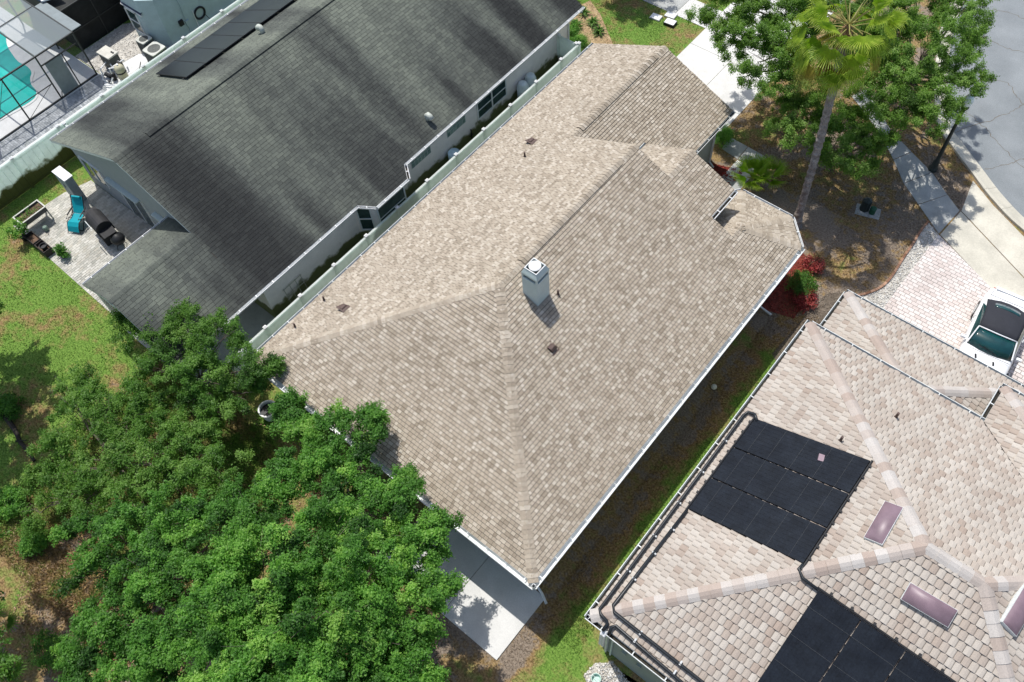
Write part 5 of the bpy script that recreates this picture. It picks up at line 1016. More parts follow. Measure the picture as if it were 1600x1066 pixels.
# ---- grass: blades thinned out over the drier ground
keep = [(-10.4, 3.15, -5.2, 5.8), (-18.4, 5.1, -5.1, 26), (-16.5, 25, -11.8, 40), (-33.9, 3.8, -20, 28), (-3.4, 5.2, 11, 21)]
polyx = [[G(*p)[:2] for p in L_+R_[::-1]], [p[:2] for p in rb], [G(1139, 214)[:2], G(1197, 246)[:2], G(1168, 283)[:2], G(1131, 273)[:2], G(1120, 240)[:2]], [G(1466, 360)[:2], G(1500, 325)[:2], G(1518, 275)[:2], (8, 28), (8, 20), (-1.2, 20.2)]]
polyx.append([(p.x, p.y) for p in cb]+[(40, 45), (40, 80), (-8, 80)])
def grassfield(name, lo, hi, n, hmin, hmax):
    p = np.stack([rng.uniform(lo[0], hi[0], n), rng.uniform(lo[1], hi[1], n)], 1); ok = np.ones(n, bool)
    for a, b, c, d in keep: ok &= ~((p[:, 0] > a) & (p[:, 0] < c) & (p[:, 1] > b) & (p[:, 1] < d))
    for C in polyx:
        ins = np.zeros(n, bool); j = len(C)-1
        for i in range(len(C)):
            (xi, yi), (xj, yj) = C[i], C[j]; c = ((yi > p[:, 1]) != (yj > p[:, 1])) & (p[:, 0] < (xj-xi)*(p[:, 1]-yi)/((yj-yi) if abs(yj-yi) > 1e-9 else 1e-9)+xi); ins ^= c; j = i
        ok &= ~ins
    p = p[ok]; n = len(p); a = rng.random(n)*6.283; h = rng.uniform(hmin, hmax, n)*(.6+.6*(np.sin(p[:, 0]*2.1)*np.sin(p[:, 1]*1.7+1)*.5+.5)); w_ = .008+.008*rng.random(n); ln_ = rng.normal(0, .5, (n, 2))*h[:, None]
    z0 = np.full(n, .0); A = np.stack([p[:, 0]-np.cos(a)*w_, p[:, 1]-np.sin(a)*w_, z0], 1); B = np.stack([p[:, 0]+np.cos(a)*w_, p[:, 1]+np.sin(a)*w_, z0], 1); T = np.stack([p[:, 0]+ln_[:, 0], p[:, 1]+ln_[:, 1], h], 1)
    V = np.stack([A, B, T], 1).reshape(-1, 3); o = link(name, np_mesh(name, V, np.arange(3*n).reshape(-1, 3), rng.random(n), blade_m)); o['kind'] = 'stuff'; return tag(o, 'short patchy lawn grass around the houses', 'grass')
allp = []
go = grassfield('grass', (-38, -6), (-3, 7.5), 150000, .03, .09); go['label'] = 'patchy green and brown grass behind the houses'
go = grassfield('grass', (-23, -5), (-15, 4), 45000, .10, .26); go['label'] = 'long shaggy grass at the edge of the woods'
go = grassfield('grass', (-5.2, 5), (-3.3, 21), 26000, .03, .07); go['label'] = 'shaded narrow strip of grass between the tan and tiled roofs'
go = grassfield('grass', (-12, 22), (0, 33), 60000, .03, .07); go['label'] = 'dry brownish front lawn around the fan palm'
go = grassfield('grass', (-26, 26), (-16, 36), 40000, .03, .07); go['label'] = 'green front lawn beside the white driveway'

# ================================================================== MORE GROUND COVER
litter = MAT('leaf_litter', [(.10, .065, .04), (.21, .14, .085), (.30, .20, .12)], .95, var=.3, vs_=3, fine=(22, .45), bmp=.9)
def scatter_flat(name, poly, n, s0, s1, m, z=.012, label=None, cat=None):
    C = [(p[0], p[1]) for p in poly]; lo = np.min(C, 0); hi = np.max(C, 0); pts = []
    while len(pts) < n:
        p = lo+rng.random(2)*(hi-lo)
        if inside(p, C): pts.append((p[0], p[1], z+.03*rng.random()))
    P = np.array(pts); N = np.array([0, 0, 1.])+rng.normal(0, .35, (n, 3)); N /= np.linalg.norm(N, axis=1)[:, None]
    V, Fq, R = leafmesh(P, N, (s0+s1)/2, rng.random(n), m); o = link(name, np_mesh(name, V, Fq, R, m)); o['kind'] = 'stuff'; return o
lit = [(10, 815), (50, 800), (90, 840), (120, 900), (110, 960), (80, 1010), (40, 1030), (20, 960), (30, 900), (5, 860)]
lp = [G(*p) for p in lit]
deadm = MAT('dead_leaf', [(.14, .08, .045), (.28, .18, .10), (.40, .28, .18), (.10, .13, .04)], .85, True, .15, 3)
scatter_flat('dead_leaves', lp, 1500, .05, .10, deadm)
und = [G(*p) for p in ((150, 600), (420, 640), (560, 820), (700, 960), (720, 1090), (100, 1090), (60, 700))]
scatter_flat('dead_leaves', und, 3500, .05, .10, deadm)
# ================================================================== THINGS ON THE LEFT PATIO
cab = thing('storage_cabinet', 'tall grey outdoor cabinet with a bright white top on the paver patio', 'cabinet', (-32.95, 6.8, 0))
mc = MAT('grey_resin', [(.30, .34, .35)], .6); obj('body', MB().box((-33.4, 6.62, .03), (-32.5, 6.98, 1.5)), mc, cab, bevel=.015); obj('top', MB().box((-33.44, 6.58, 1.5), (-32.46, 7.02, 1.55)), white, cab, bevel=.01)
for x in (-33.38, -32.93): obj('door', MB().box((x, 6.60, .1), (x+.42, 6.62, 1.45)), mc, cab); 
obj('handle', MB().tube([(-32.98, 6.58, .8), (-32.98, 6.58, 1.0)], .012, 6), black, cab)
pl = thing('planter_table', 'raised white-rimmed planter box with small green plants on legs', 'planter', (-33.1, 4.72, 0))
x0, x1, y0, y1 = -33.4, -32.78, 4.12, 5.35
wgr = MAT('weathered_trim', [(.50, .50, .45)], .7)
for a, b in (((x0, y0, .55), (x1, y0+.03, .8)), ((x0, y1-.03, .55), (x1, y1, .8)), ((x0, y0+.03, .55), (x0+.03, y1-.03, .8)), ((x1-.03, y0+.03, .55), (x1, y1-.03, .8))): obj('side_board', MB().box(a, b), MAT('dark_wood', [(.07, .07, .07), (.12, .115, .11)], .8), pl)
for a, b in (((x0-.03, y0-.03, .8), (x1+.03, y0+.03, .83)), ((x0-.03, y1-.03, .8), (x1+.03, y1+.03, .83)), ((x0-.03, y0+.03, .8), (x0+.03, y1-.03, .83)), ((x1-.03, y0+.03, .8), (x1+.03, y1-.03, .83))): obj('rim', MB().box(a, b), wgr, pl)
for a in (x0, x1-.06):
    for b in (y0, y1-.06): obj('leg', MB().box((a, b, .03), (a+.06, b+.06, .55)), wgr, pl)
obj('soil', MB().box((x0+.03, y0+.03, .6), (x1-.03, y1-.03, .72)), MAT('soil', [(.07, .045, .03), (.20, .13, .09)], .95, var=.3, vs_=6), pl)
C_, N_2, R_2 = foliage([(-33.1, 4.4, .74, .18), (-33.15, 4.75, .72, .15), (-33.05, 5.1, .74, .14)], 2200, .05, clump=(.08, .14)); V, Fq, R_2 = leafmesh(C_, N_2, .06, R_2, leafG); link('seedlings', np_mesh('seedlings', V-np.array(wloc(pl)), Fq, R_2, leafG), pl)
wc = thing('watering_can', 'grey-green watering can under the raised planter', 'watering can', (-32.45, 4.75, .03)); obj('body', MB().lathe((-32.45, 4.75, .03), [(.10, 0), (.11, .2), (.08, .24)], 12), MAT('sage_plastic', [(.16, .23, .19)], .5), wc); obj('spout', MB().tube([(-32.36, 4.72, .08), (-32.2, 4.66, .28)], [.02, .012], 6), MATS['sage_plastic'], wc); obj('handle', MB().tube([(-32.5, 4.78, .26), (-32.58, 4.8, .22), (-32.58, 4.8, .1)], .012, 6), MATS['sage_plastic'], wc)
teal = MAT('teal_sling', [(.0, .30, .36)], .7, var=.05); 
c = Vector(G(128, 349)); chair = thing('lounge_chair', 'turquoise sling reclining patio chair with a black tube frame', 'chair', c+Vector((0, 0, .03)), math.radians(-62))
def sling(pts, w_=.26): 
    mb = MB(); P = [(x, s*w_, z+.0) for x, z in pts for s in (-1, 1)]+[(x, s*w_, z-.012) for x, z in pts for s in (-1, 1)]; n = len(pts)
    fs = [(2*i, 2*i+1, 2*i+3, 2*i+2) for i in range(n-1)]+[(2*n+2*i, 2*n+2*i+2, 2*n+2*i+3, 2*n+2*i+1) for i in range(n-1)]+[(2*i, 2*i+2, 2*n+2*i+2, 2*n+2*i) for i in range(n-1)]+[(2*i+1, 2*n+2*i+1, 2*n+2*i+3, 2*i+3) for i in range(n-1)]
    return mb.add(P, fs)
loc_obj('back', sling([(-.62, 1.08), (-.50, .88), (-.32, .62), (-.18, .44)]), teal, chair); loc_obj('seat', sling([(-.17, .43), (.1, .40), (.34, .46), (.50, .34), (.62, .12)]), teal, chair); loc_obj('head_cushion', MB().cbox((-.57, 0, 1.05), (.09, .42, .16)), teal, chair, bevel=.03)
for s in (-1, 1):
    y = s*.29; loc_obj('side_rail', MB().tube([(-.66, y, 1.12), (-.18, y, .44), (.34, y, .46), (.66, y, .06)], .016, 6), black, chair); loc_obj('leg', MB().tube([(-.42, y, .0), (.30, y, .60), (-.1, y, .62), (-.36, y, .60)], .016, 6), black, chair); loc_obj('leg', MB().tube([(.42, y, .0), (-.30, y, .60)], .016, 6), black, chair); loc_obj('armrest', MB().tube([(-.38, y*1.08, .62), (.12, y*1.08, .63)], .028, 6), black, chair)
for x in (-.42, .42): loc_obj('cross_bar', MB().tube([(x, -.29, .016), (x, .29, .016)], .016, 6), black, chair)
gc = Vector(G(172, 371)); gl = thing('barbecue_grill', 'covered black barbecue grill with a domed lid beside the porch roof', 'grill', gc+Vector((0, 0, .03)), math.radians(-8)); gl.scale = (1.3, 1.3, 1.2)
lid = MB(); n = 10; P = []
for x in (-.38, .38):
    for k in range(n+1): a = math.pi*k/n; P.append((x, -.28*math.cos(a), .85+.30*math.sin(a)))
lid.add(P, [(k, k+1, n+2+k, n+1+k) for k in range(n)]+[tuple(range(n, -1, -1)), tuple(range(n+1, 2*n+2))]); loc_obj('lid', lid, blackf, gl, smooth=False, bevel=.01)
loc_obj('firebox', MB().cbox((0, 0, .73), (.78, .56, .24), taper=1.0), blackf, gl); loc_obj('cabinet', MB().cbox((0, 0, .33), (.74, .5, .56)), blackf, gl, bevel=.01)
for s in (-1, 1): loc_obj('side_shelf', MB().cbox((s*.58, 0, .82), (.36, .46, .04)), blackf, gl, bevel=.008)
loc_obj('lid_handle', MB().tube([(-.25, -.33, .97), (.25, -.33, .97)], .014, 8), gutterm, gl)
for x in (-.3, .3):
    for y in (-.2, .2): loc_obj('caster', MB().lathe((x, y, 0), [(.03, 0), (.035, .05)], 8), black, gl)
kc = Vector(G(195, 389)); kg = thing('kettle_smoker', 'black rounded smoker standing next to the covered grill', 'grill', kc+Vector((0, 0, .03))); obj('bowl', MB().lathe((kc.x, kc.y, .45), [(.12, 0), (.26, .1), (.30, .25), (.30, .30), (.25, .42), (.10, .50), (.03, .52)], 18), black, kg, smooth=True)
for k in range(3): a = k*2.094; obj('leg', MB().tube([(kc.x+.12*math.cos(a), kc.y+.12*math.sin(a), .5), (kc.x+.28*math.cos(a), kc.y+.28*math.sin(a), .03)], .014, 6), black, kg)
for k, (xx, lab) in enumerate(((-32.25, 'dark open wooden planter box next to the leafy pot'), (-31.45, 'dark open wooden planter box nearest the barbecue side'))):
    bx_ = thing('planter_box', lab, 'planter', (xx, 4.05, .0), group='dark planter boxes at the patio edge'); yy = 4.05
    for a, b in (((xx-.36, yy-.2, .03), (xx+.36, yy-.17, .38)), ((xx-.36, yy+.17, .03), (xx+.36, yy+.2, .38)), ((xx-.36, yy-.17, .03), (xx-.33, yy+.17, .38)), ((xx+.33, yy-.17, .03), (xx+.36, yy+.17, .38))): obj('side_board', MB().box(a, b), MAT('black_wood', [(.025, .023, .022), (.06, .05, .045)], .8), bx_)
    obj('soil', MB().box((xx-.33, yy-.17, .05), (xx+.33, yy+.17, .24)), MATS['soil'], bx_)
pt = thing('black_pot', 'round black pot standing inside the dark planter box', 'pot', (-31.35, 4.05, .24)); obj('pot', MB().lathe((-31.35, 4.05, .24), [(.11, 0), (.15, .22), (.165, .22), (.165, .26), (.14, .26), (.13, .18)], 14), black, pt)
def potted(label, p, r, h, m=leafG): 
    t = thing('potted_plant', label, 'potted plant', (p[0], p[1], .03)); obj('pot', MB().lathe((p[0], p[1], .03), [(.10, 0), (.14, .22), (.15, .22), (.15, .25), (.12, .25), (.11, .2)], 14), black, t)
    C, N, R = foliage([(p[0], p[1], .03+h, r), (p[0]+r*.5, p[1], h*.8, r*.7), (p[0]-r*.4, p[1]+r*.4, h*.85, r*.7)], 2600, .06, clump=(.10, .2)); V, Fq, R = leafmesh(C, N, .09, R, m); link('leaves', np_mesh('leaves', V-np.array((p[0], p[1], .03)), Fq, R, m), t)
potted('small leafy green plant in a black pot at the patio edge', G(101, 402), .22, .42); potted('bushy yellow-green potted plant crowding the raised planter', (-32.75, 3.85), .36, .75)
# ================================================================== POOL EQUIPMENT AND AIR CONDITIONERS
def condenser(label, p, s, h, group):
    t = thing('air_conditioner', label, 'air conditioner', (p[0], p[1], .05), math.radians(4), group=group); ag = MAT('almond_metal', [(.50, .51, .46)], .5)
    b = MB()
    for z in np.arange(.06, h-.08, .05): b.cbox((0, 0, z), (s*.98, s*.98, .022))
    b.cbox((0, 0, h/2), (s*.93, s*.93, h*.96)); loc_obj('coil_guard', b, MAT('coil_dark', [(.12, .13, .12)], .6), t); loc_obj('base', MB().cbox((0, 0, .03), (s, s, .06)), ag, t)
    tp = MB(); n = 24; P = []; sq = lambda a: (s*.5*max(-1, min(1, 1.35*math.cos(a))), s*.5*max(-1, min(1, 1.35*math.sin(a))))
    for k in range(n): a = 2*math.pi*k/n; P += [(*sq(a), h), (s*.38*math.cos(a), s*.38*math.sin(a), h), (*sq(a), h-.06), (s*.38*math.cos(a), s*.38*math.sin(a), h-.06)]
    tp.add(P, [f for k in range(n) for f in ((4*k, 4*((k+1) % n), 4*((k+1) % n)+1, 4*k+1), (4*k+2, 4*((k+1) % n)+2, 4*((k+1) % n), 4*k), (4*k+1, 4*((k+1) % n)+1, 4*((k+1) % n)+3, 4*k+3))]); loc_obj('top_panel', tp, ag, t)
    loc_obj('fan_well', MB().lathe((0, 0, h-.3), [(s*.37, 0), (s*.37, .02)], 20), black, t); fb = MB()
    for k in range(3): a = k*2.094; fb.add([(.04*math.cos(a), .04*math.sin(a), h-.14), (s*.34*math.cos(a-.3), s*.34*math.sin(a-.3), h-.16), (s*.34*math.cos(a+.35), s*.34*math.sin(a+.35), h-.11)], [(0, 1, 2)])
    loc_obj('fan', fb, coil_, t); loc_obj('fan_motor', MB().lathe((0, 0, h-.16), [(.07, 0), (.07, .1), (.05, .12)], 12), coil_, t)
    gr = MB()
    for k in range(4): r = s*(.1+.085*k); gr.tube([(r*math.cos(a), r*math.sin(a), h+.01) for a in np.linspace(0, 6.2832, 21)], .004, 3)
    loc_obj('fan_grille', gr, black, t)
coil_ = MAT('fan_grey', [(.16, .17, .17)], .5)
condenser('larger square air-conditioning unit beside the dark side gap', (-37.05, 14.8), .85, .85, 'air conditioners by the pool house'); condenser('smaller square air-conditioning unit against the bay window', (-38.25, 15.02), .62, .72, 'air conditioners by the pool house')
ht = thing('pool_heater', 'beige box pool heater with two round ports on its lid', 'pool heater', (-38.75, 13.2, .04), math.radians(3)); bm_ = MAT('beige_metal', [(.52, .51, .45)], .5)
loc_obj('cabinet', MB().cbox((0, 0, .42), (.85, .55, .8)), MAT('charcoal_metal', [(.07, .075, .07)], .6), ht, bevel=.015); loc_obj('lid', MB().cbox((0, 0, .86), (.95, .62, .08)), bm_, ht, bevel=.015)
for x in (.22, .34): loc_obj('port', MB().lathe((x, .12, .90), [(.05, 0), (.05, .03), (.03, .03)], 10), black, ht)
fp = Vector((-37.6, 12.95, .05)); ft = thing('pool_filter', 'beige cylindrical pool filter tank with a dark clamp band', 'pool filter', fp); obj('tank', MB().lathe(fp, [(.18, 0), (.24, .06), (.25, .55), (.22, .72), (.12, .80), (.04, .82)], 18), MAT('beige_resin', [(.50, .47, .33)], .5), ft, smooth=True); obj('clamp_band', MB().lathe(fp, [(.255, .40), (.262, .41), (.262, .47), (.255, .48)], 18), black, ft); obj('gauge', MB().lathe(fp+Vector((0, 0, .82)), [(.05, 0), (.05, .05)], 10), white, ft)
pu = thing('pool_pump', 'black pool pump with strainer pot among white pipes', 'pool pump', (-38.1, 12.6, .05)); obj('motor', MB().tube([(-38.45, 12.5, .2), (-38.05, 12.55, .2)], .11, 12), black, pu); obj('strainer', MB().lathe((-37.92, 12.6, .05), [(.1, 0), (.13, .05), (.13, .35), (.1, .38)], 14), black, pu)
for k, pts in enumerate(([(-37.9, 12.6, .35), (-37.9, 12.6, .75), (-37.75, 12.8, .75), (-37.6, 12.95, .75)], [(-38.4, 13.2, .4), (-38.1, 13.25, .4), (-38.1, 13.25, .65), (-37.85, 13.2, .65), (-37.85, 13.1, .3)], [(-38.9, 12.5, .12), (-38.3, 12.2, .12), (-37.8, 12.3, .12), (-37.8, 12.5, .3)], [(-38.3, 12.9, .2), (-38.3, 12.9, .6), (-38.05, 12.85, .6), (-38.05, 13.5, .6), (-38.3, 13.6, .3)], [(-37.4, 12.7, .2), (-37.3, 12.3, .2), (-37.9, 12.0, .15)], [(-38.75, 12.9, .5), (-38.55, 12.4, .5), (-38.55, 12.4, .1)])): obj('pvc_pipe', MB().tube(pts, .035, 8), white, pu)
for p in ((-37.85, 13.2, .68), (-38.05, 13.2, .63), (-37.9, 12.3, .15)): obj('valve', MB().cbox(p, (.11, .11, .1)), black, pu)
br = thing('leaning_pole', 'thin dark pole lying across the pale equipment gravel', 'pole', (-37.5, 13.9, .05)); obj('shaft', MB().tube([(-37.9, 14.2, .07), (-37.2, 13.5, .07)], .014, 6), black, br); obj('head', MB().cbox((-37.15, 13.45, .09), (.12, .25, .06), .8), black, br)
# ================================================================== SIDE YARD
for p, lab in (((-20.30, GX(819, 128, -20.2)[1], 0), 'pale blue-white rain barrel by the narrow fence, next to a twin'), ((-20.34, GX(819, 128, -20.2)[1]+.62, 0), 'pale blue-white rain barrel closer to the gate panel')):
    t = thing('rain_barrel', lab, 'barrel', p, group='rain barrels in the side yard'); obj('barrel', MB().lathe(p, [(.22, 0), (.27, .08), (.28, .6), (.27, 1.15), (.21, 1.28), (.20, 1.33), (.10, 1.36)], 18), MAT('barrel_plastic', [(.66, .74, .76)], .45), t, smooth=True)
    for z in (.4, .95): obj('hoop', MB().lathe(p, [(.283, z), (.293, z+.015), (.293, z+.035), (.283, z+.05)], 18), MATS['barrel_plastic'], t)
p = (-20.22, GX(709, 232, -20.2)[1], 0); t = thing('storage_drum', 'single pale blue drum near the glass-block windows', 'barrel', p); obj('drum', MB().lathe(p, [(.25, 0), (.29, .05), (.29, .98), (.25, 1.04), (.24, 1.0), (.05, 1.01)], 18), MAT('drum_blue', [(.55, .72, .82)], .45), t, smooth=True); obj('hoop', MB().lathe(p, [(.292, .4), (.302, .415), (.302, .435), (.292, .45)], 18), MATS['drum_blue'], t)
p = (BW+.08, GX(737, 212, BW+.08)[1], 0); t = thing('standpipe', 'thin black standpipe with a tap beside the stucco wall', 'pipe', p); obj('pipe', MB().tube([p, (p[0], p[1], .95)], .03, 8), black, t); obj('tap', MB().tube([(p[0], p[1]-.12, .6), (p[0], p[1]+.12, .6)], .022, 6), black, t)
p = Vector((BW+.3, GX(463, 455, BW+.1)[1], 0)); t = thing('trellis', 'small weathered wire trellis leaning on the wall behind the fence', 'trellis', p); tm = MAT('galv_wire', [(.36, .36, .30)], .6)
for k in range(4): obj('upright', MB().tube([(BW+.30, p.y-.45+.3*k, .03), (BW+.06, p.y-.45+.3*k, 1.35)], .014, 5), tm, t)
for z in (.4, .9, 1.3): obj('crosspiece', MB().tube([(BW+.30-.24*z/1.35, p.y-.5, z), (BW+.30-.24*z/1.35, p.y+.5, z)], .014, 5), tm, t)
# ================================================================== STREET FURNITURE AND YARD BITS
p = Vector(G(1457, 265)); lp_ = thing('street_lamp', 'black post-top street lamp with a pale acorn globe by the sidewalk', 'street lamp', p); irn = MAT('dark_green_iron', [(.03, .037, .033)], .5, var=.1)
obj('base', MB().lathe(p, [(.20, 0), (.20, .12), (.15, .2), (.13, .5), (.09, .6)], 12), irn, lp_); obj('pole', MB().lathe(p, [(.085, .55), (.065, 3.35), (.06, 3.4)], 12), irn, lp_); obj('collar', MB().lathe(p, [(.06, 3.35), (.13, 3.5), (.16, 3.58), (.16, 3.62), (.10, 3.64)], 12), black, lp_)
obj('globe', MB().lathe(p, [(.10, 3.63), (.19, 3.78), (.20, 3.95), (.14, 4.13), (.05, 4.2)], 16), MAT('acrylic_globe', [(.76, .86, .85)], .3), lp_, smooth=True); obj('finial', MB().lathe(p, [(.05, 4.19), (.03, 4.25), (.01, 4.3)], 8), irn, lp_)
ugm = MAT('utility_green', [(.025, .035, .033)], .5)
p = G(1350, 327); t = thing('utility_pedestal', 'larger dark green utility pedestal on the dry lawn', 'utility box', p); obj('body', MB().lathe(p, [(.22, 0), (.2, .03), (.19, .5), (.15, .56)], 6), ugm, t); obj('cap', MB().lathe(p, [(.2, .5), (.2, .56), (.1, .6)], 6), ugm, t)
p = G(1362, 333); t = thing('utility_pedestal', 'smaller green utility marker beside the larger pedestal', 'utility box', p); obj('body', MB().lathe(p, [(.13, 0), (.12, .28), (.08, .34)], 12), MAT('utility_green2', [(.02, .09, .05)], .5), t); obj('cap', MB().lathe(p, [(.135, .24), (.135, .30), (.07, .36)], 12), MATS['utility_green2'], t)
struct('utility_pad', MB().cbox((*G(1356, 331)[:2], .0), (1.0, .6, .03), .3), concd)
for px_, h, lab in (((1025, 28), .06, 'flat white utility cover on the lawn, farthest from the driveway'), ((1048, 25), .05, 'greenish-white utility cover nearest the sidewalk corner'), ((1047, 38), .14, 'raised white utility box lid on brown grass')):
    p = G(*px_); t = thing('utility_cover', lab, 'utility cover', p); obj('frame', MB().cbox((p[0], p[1], h/2), (.56, .42, h), .1), black if h > .1 else concd, t); obj('lid', MB().cbox((p[0], p[1], h+.01), (.52, .38, .03), .1), white, t, bevel=.01)
p = G(1115, 607); t = thing('ball', 'small white ball lying on the shaded grass strip', 'ball', (p[0], p[1], .0)); obj('ball', MB().lathe((p[0], p[1], .0), [(.11*math.sin(a)+.001, .11-.11*math.cos(a)) for a in np.linspace(0, math.pi, 9)], 14), MAT('ball_white', [(.7, .68, .58)], .6), t, smooth=True)
p = G(931, 1063); t = thing('bucket', 'pale green bucket standing in the white pebbles', 'bucket', (p[0], p[1], .01)); obj('bucket', MB().lathe((p[0], p[1], .01), [(.11, 0), (.15, .28), (.16, .28), (.16, .3), (.14, .3), (.12, .15)], 16), MAT('mint_plastic', [(.45, .62, .55)], .5), t); obj('handle', MB().tube([(p[0]+.15*math.cos(a), p[1], .3+.1*math.sin(a)) for a in np.linspace(0, math.pi, 9)], .006, 5), gutterm, t)
p = Vector(G(424, 648)); t = thing('round_tub', 'white-rimmed round tub half hidden by leaves at the rear corner', 'tub', p); obj('tub', MB().lathe(p, [(.30, 0), (.34, .45), (.37, .45), (.37, .5), (.31, .5), (.29, .2)], 24), white, t); obj('water', MB().lathe(p, [(.30, .34), (.30, .35)], 24), black, t)
p = Vector(G(0, 662)); q = Vector(G(56, 722)); lg = thing('fallen_trunk', 'dark bare fallen trunk lying in the grass at the edge of the woods', 'log', (p+q)/2); mb = MB(); branch(mb, p+Vector((-.8, .4, .14)), q+Vector((0, 0, .1)), .12, .06, 8, .03); obj('log', mb, MAT('wet_bark', [(.02, .017, .015), (.06, .05, .04)], .9, var=.2), lg); mb = MB(); branch(mb, (p+q)/2+Vector((0, 0, .12)), (p+q)/2+Vector((.5, .3, .35)), .035, .012, 6, .05); obj('limb', mb, MATS['wet_bark'], lg)
# ================================================================== CAR
car = thing('parked_car', 'white convertible car with a black soft top on the pale paver drive', 'car', (1.98, 23.42, .03), math.radians(-83.8)); car.scale = (.94, .97, .97)
paint = MAT('white_car_paint', [(.80, .81, .82)], .22, var=0, fine=None, spec=.6)
st = [(2.36, .60, .30, .62), (2.30, .74, .26, .68), (2.0, .86, .22, .76), (1.4, .92, .2, .84), (.75, .94, .2, .92), (.2, .94, .2, .94), (-.6, .95, .2, .95), (-1.3, .96, .2, .98), (-1.9, .93, .24, 1.0), (-2.2, .84, .3, .99), (-2.33, .70, .36, .92), (-2.36, .6, .42, .80)]
mb = MB(); sec = lambda w_, zl, zt: [(-.72*w_, zl), (-.95*w_, zl+.06), (-w_, zl+.28), (-w_*.985, zt-.16), (-w_*.90, zt-.03), (-w_*.55, zt+.02), (0, zt+.035), (w_*.55, zt+.02), (w_*.90, zt-.03), (w_*.985, zt-.16), (w_, zl+.28), (.95*w_, zl+.06), (.72*w_, zl)]
P = []; n = 13
for x, w_, zl, zt in st: P += [(x, y, z) for y, z in sec(w_, zl, zt)]
mb.add(P, [(i*n+k, i*n+(k+1) % n, (i+1)*n+(k+1) % n, (i+1)*n+k) for i in range(len(st)-1) for k in range(n)]+[tuple(range(n-1, -1, -1)), tuple(range((len(st)-1)*n, len(st)*n))]); body = loc_obj('body', mb, paint, car, smooth=True)
sub = body.modifiers.new('sub', 'SUBSURF'); sub.levels = sub.render_levels = 2
ys_ = lambda f: [(-.74*f), (-.62*f), -.3*f, 0, .3*f, .62*f, .74*f]
def shell(name, rows, m, zo=0., smooth=True): mb = MB(); P = [(x+(abs(y)/.74)**2*bx2, y*wf, z-dz*(abs(y)/.74)**2.2) for x, z, wf, dz, bx2 in rows for y in ys_(1)]; mb.add(P, [(i*7+k, i*7+k+1, (i+1)*7+k+1, (i+1)*7+k) for i in range(len(rows)-1) for k in range(6)]); o = loc_obj(name, mb, m, car, smooth); so_ = o.modifiers.new('sol', 'SOLIDIFY'); so_.thickness = .02; return o
wsm = MAT('tinted_windshield', [(.004, .035, .04), (.008, .06, .062)], .08, var=.2, vs_=3, fine=None, spec=.8)
top = MAT('soft_top_cloth', [(.028, .03, .038)], .8, var=.1, fine=(60, .15))
shell('windshield', [(.98, .94, 1.10, .05, -.16), (.6, 1.14, 1.02, .06, -.14), (.22, 1.30, .94, .07, -.10)], wsm)
shell('soft_top', [(.20, 1.315, .95, .09, -.09), (-.1, 1.36, .97, .11, -.04), (-.5, 1.37, .98, .12, 0), (-.95, 1.31, 1.0, .13, .03), (-1.35, 1.16, 1.03, .12, .05), (-1.68, 1.02, 1.06, .08, .08)], top)
shell('rear_window', [(-1.12, 1.262, .62, .05, .02), (-1.42, 1.145, .64, .05, .03)], wsm)
loc_obj('header_rail', MB().tube([(.13, -.70, 1.24), (.20, -.35, 1.315), (.22, 0, 1.33), (.20, .35, 1.315), (.13, .70, 1.24)], .028, 6), paint, car, smooth=True)
for s in (-1, 1):
    loc_obj('windshield_pillar', MB().tube([(.13, s*.70, 1.24), (.82, s*.82, .95)], .026, 6), paint, car)
    loc_obj('side_window', MB().add([(.72, s*.85, .96), (-1.25, s*.86, 1.0), (-1.0, s*.74, 1.17), (-.5, s*.73, 1.24), (.10, s*.70, 1.22)], [(0, 1, 2, 3, 4)]), wsm, car)
    m_ = loc_obj('mirror', MB().cbox((.68, s*1.03, .98), (.13, .2, .12)), paint, car, bevel=.03); loc_obj('mirror_glass', MB().cbox((.61, s*1.03, .98), (.01, .17, .09)), black, m_)
    loc_obj('door_handle', MB().cbox((-.42, s*.955, .78), (.16, .03, .03)), gutterm, car); loc_obj('tail_light', MB().cbox((-2.30, s*.55, .80), (.06, .34, .14)), MAT('tail_red', [(.35, .01, .01)], .3), car, bevel=.02); loc_obj('headlight', MB().cbox((2.22, s*.62, .62), (.1, .3, .12)), MAT('headlight_glass', [(.5, .52, .53)], .1), car, bevel=.03)
    loc_obj('wiper', MB().tube([(.92, s*.1+.15, .99), (.80, s*.1-.35, 1.05)], .01, 4), black, car)
    for x in (1.42, -1.38):
        w_ = loc_obj('wheel', MB().tube([(x, s*.74, .33), (x, s*.955, .33)], .33, 24), black, car); loc_obj('rim', MB().tube([(x, s*.955, .33), (x, s*.965, .33)], .22, 20), gutterm, w_)
        loc_obj('wheel_arch', MB().tube([(x, s*.945, .33), (x, s*.957, .33)], .375, 24), black, car)
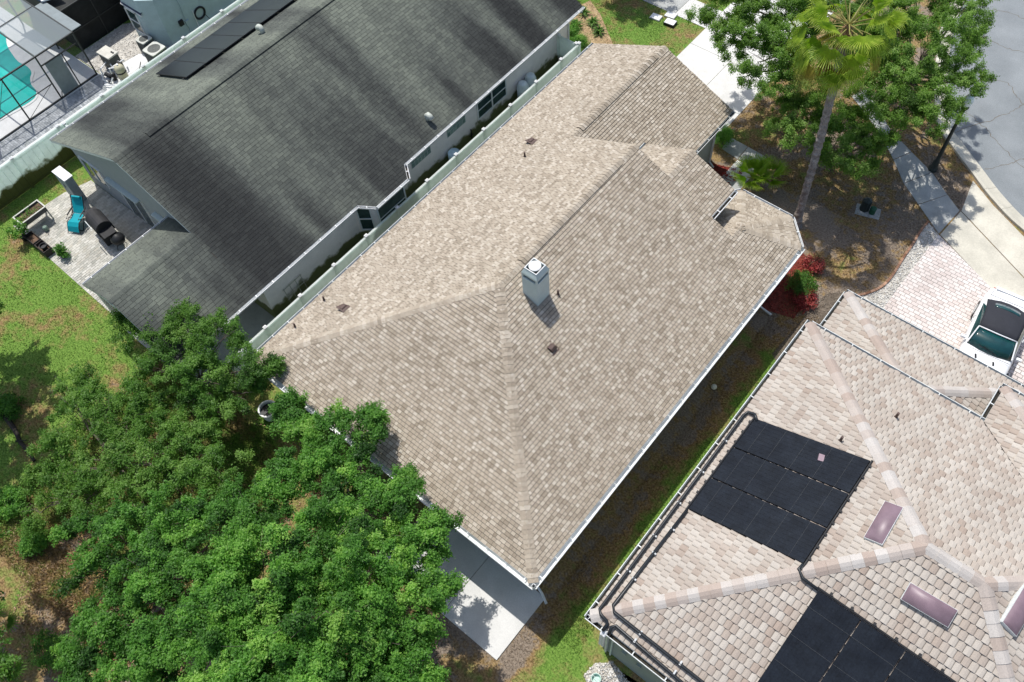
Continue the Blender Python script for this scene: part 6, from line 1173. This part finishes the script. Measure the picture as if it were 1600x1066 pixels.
for s in (-1, 1):
    for x in (.72, -.62): loc_obj('door_gap', MB().tube([(x, s*.955, .35), (x+.03, s*.945, .82), (x+.02, s*.87, .95)], .006, 4), black, car)
loc_obj('trunk_gap', MB().tube([(-1.78, -.74, 1.0), (-1.74, 0, 1.045), (-1.78, .74, 1.0)], .006, 4), black, car); loc_obj('trunk_gap', MB().tube([(-1.78, -.74, 1.0), (-2.22, -.66, .97)], .006, 4), black, car); loc_obj('hood_gap', MB().tube([(1.02, -.80, .94), (1.06, 0, .985), (1.02, .80, .94)], .008, 4), black, car); loc_obj('license_plate', MB().cbox((-2.36, 0, .66), (.02, .3, .15)), white, car)
loc_obj('rear_spoiler', MB().cbox((-2.18, 0, 1.05), (.14, 1.3, .03)), paint, car, bevel=.01)
for y in (-.35, .3): loc_obj('hood_vent', MB().cbox((1.25, y, .885), (.2, .07, .012), .3), black, car)
for k, (px_, r, h, lb) in enumerate((((28, 790), .55, .8, 'loose green scrub bush at the woods edge above the brown litter'), ((18, 640), .5, .6, 'low scrub bush beside the upper end of the fallen trunk'), ((60, 850), .45, .6, 'small scrub bush surrounded by dead brown leaves'), ((95, 1020), .6, .9, 'scrub bush at the foot of the medium green tree'))):
    p = G(*px_); shrub(lb, p[0], p[1], r, h, leafG, 'scrub bushes at the woods edge', .07, 2600, 'scrub_bush', 'bush')
# ================================================================== TREES JUST OUTSIDE THE FRAME whose shade falls into it
S1 = B3([(-95, 430, 4.5, 1.3), (-60, 480, 4.3, 1.1), (-110, 510, 4.5, 1.3), (-70, 560, 4.2, 1.2), (-130, 460, 4.8, 1.2), (-55, 420, 4.0, .8), (-100, 600, 4.2, 1.1)])
tree('broadleaf_tree', 'dark green tree standing at the fence end of the grass', G(-60, 560), S1, leafD, dens=2000, size=.1, trunk_r=.14, group=grpT)
S2 = B3([(-75, 860, 4.2, 1.2), (-95, 930, 4.4, 1.3), (-60, 980, 4.0, 1.0), (-120, 1010, 4.4, 1.3), (-70, 1060, 4.2, 1.2)])
tree('broadleaf_tree', 'dark tree rising over the palmettos and leaf litter', G(-40, 1020), S2, leafD, dens=2000, size=.1, trunk_r=.14, group=grpT)
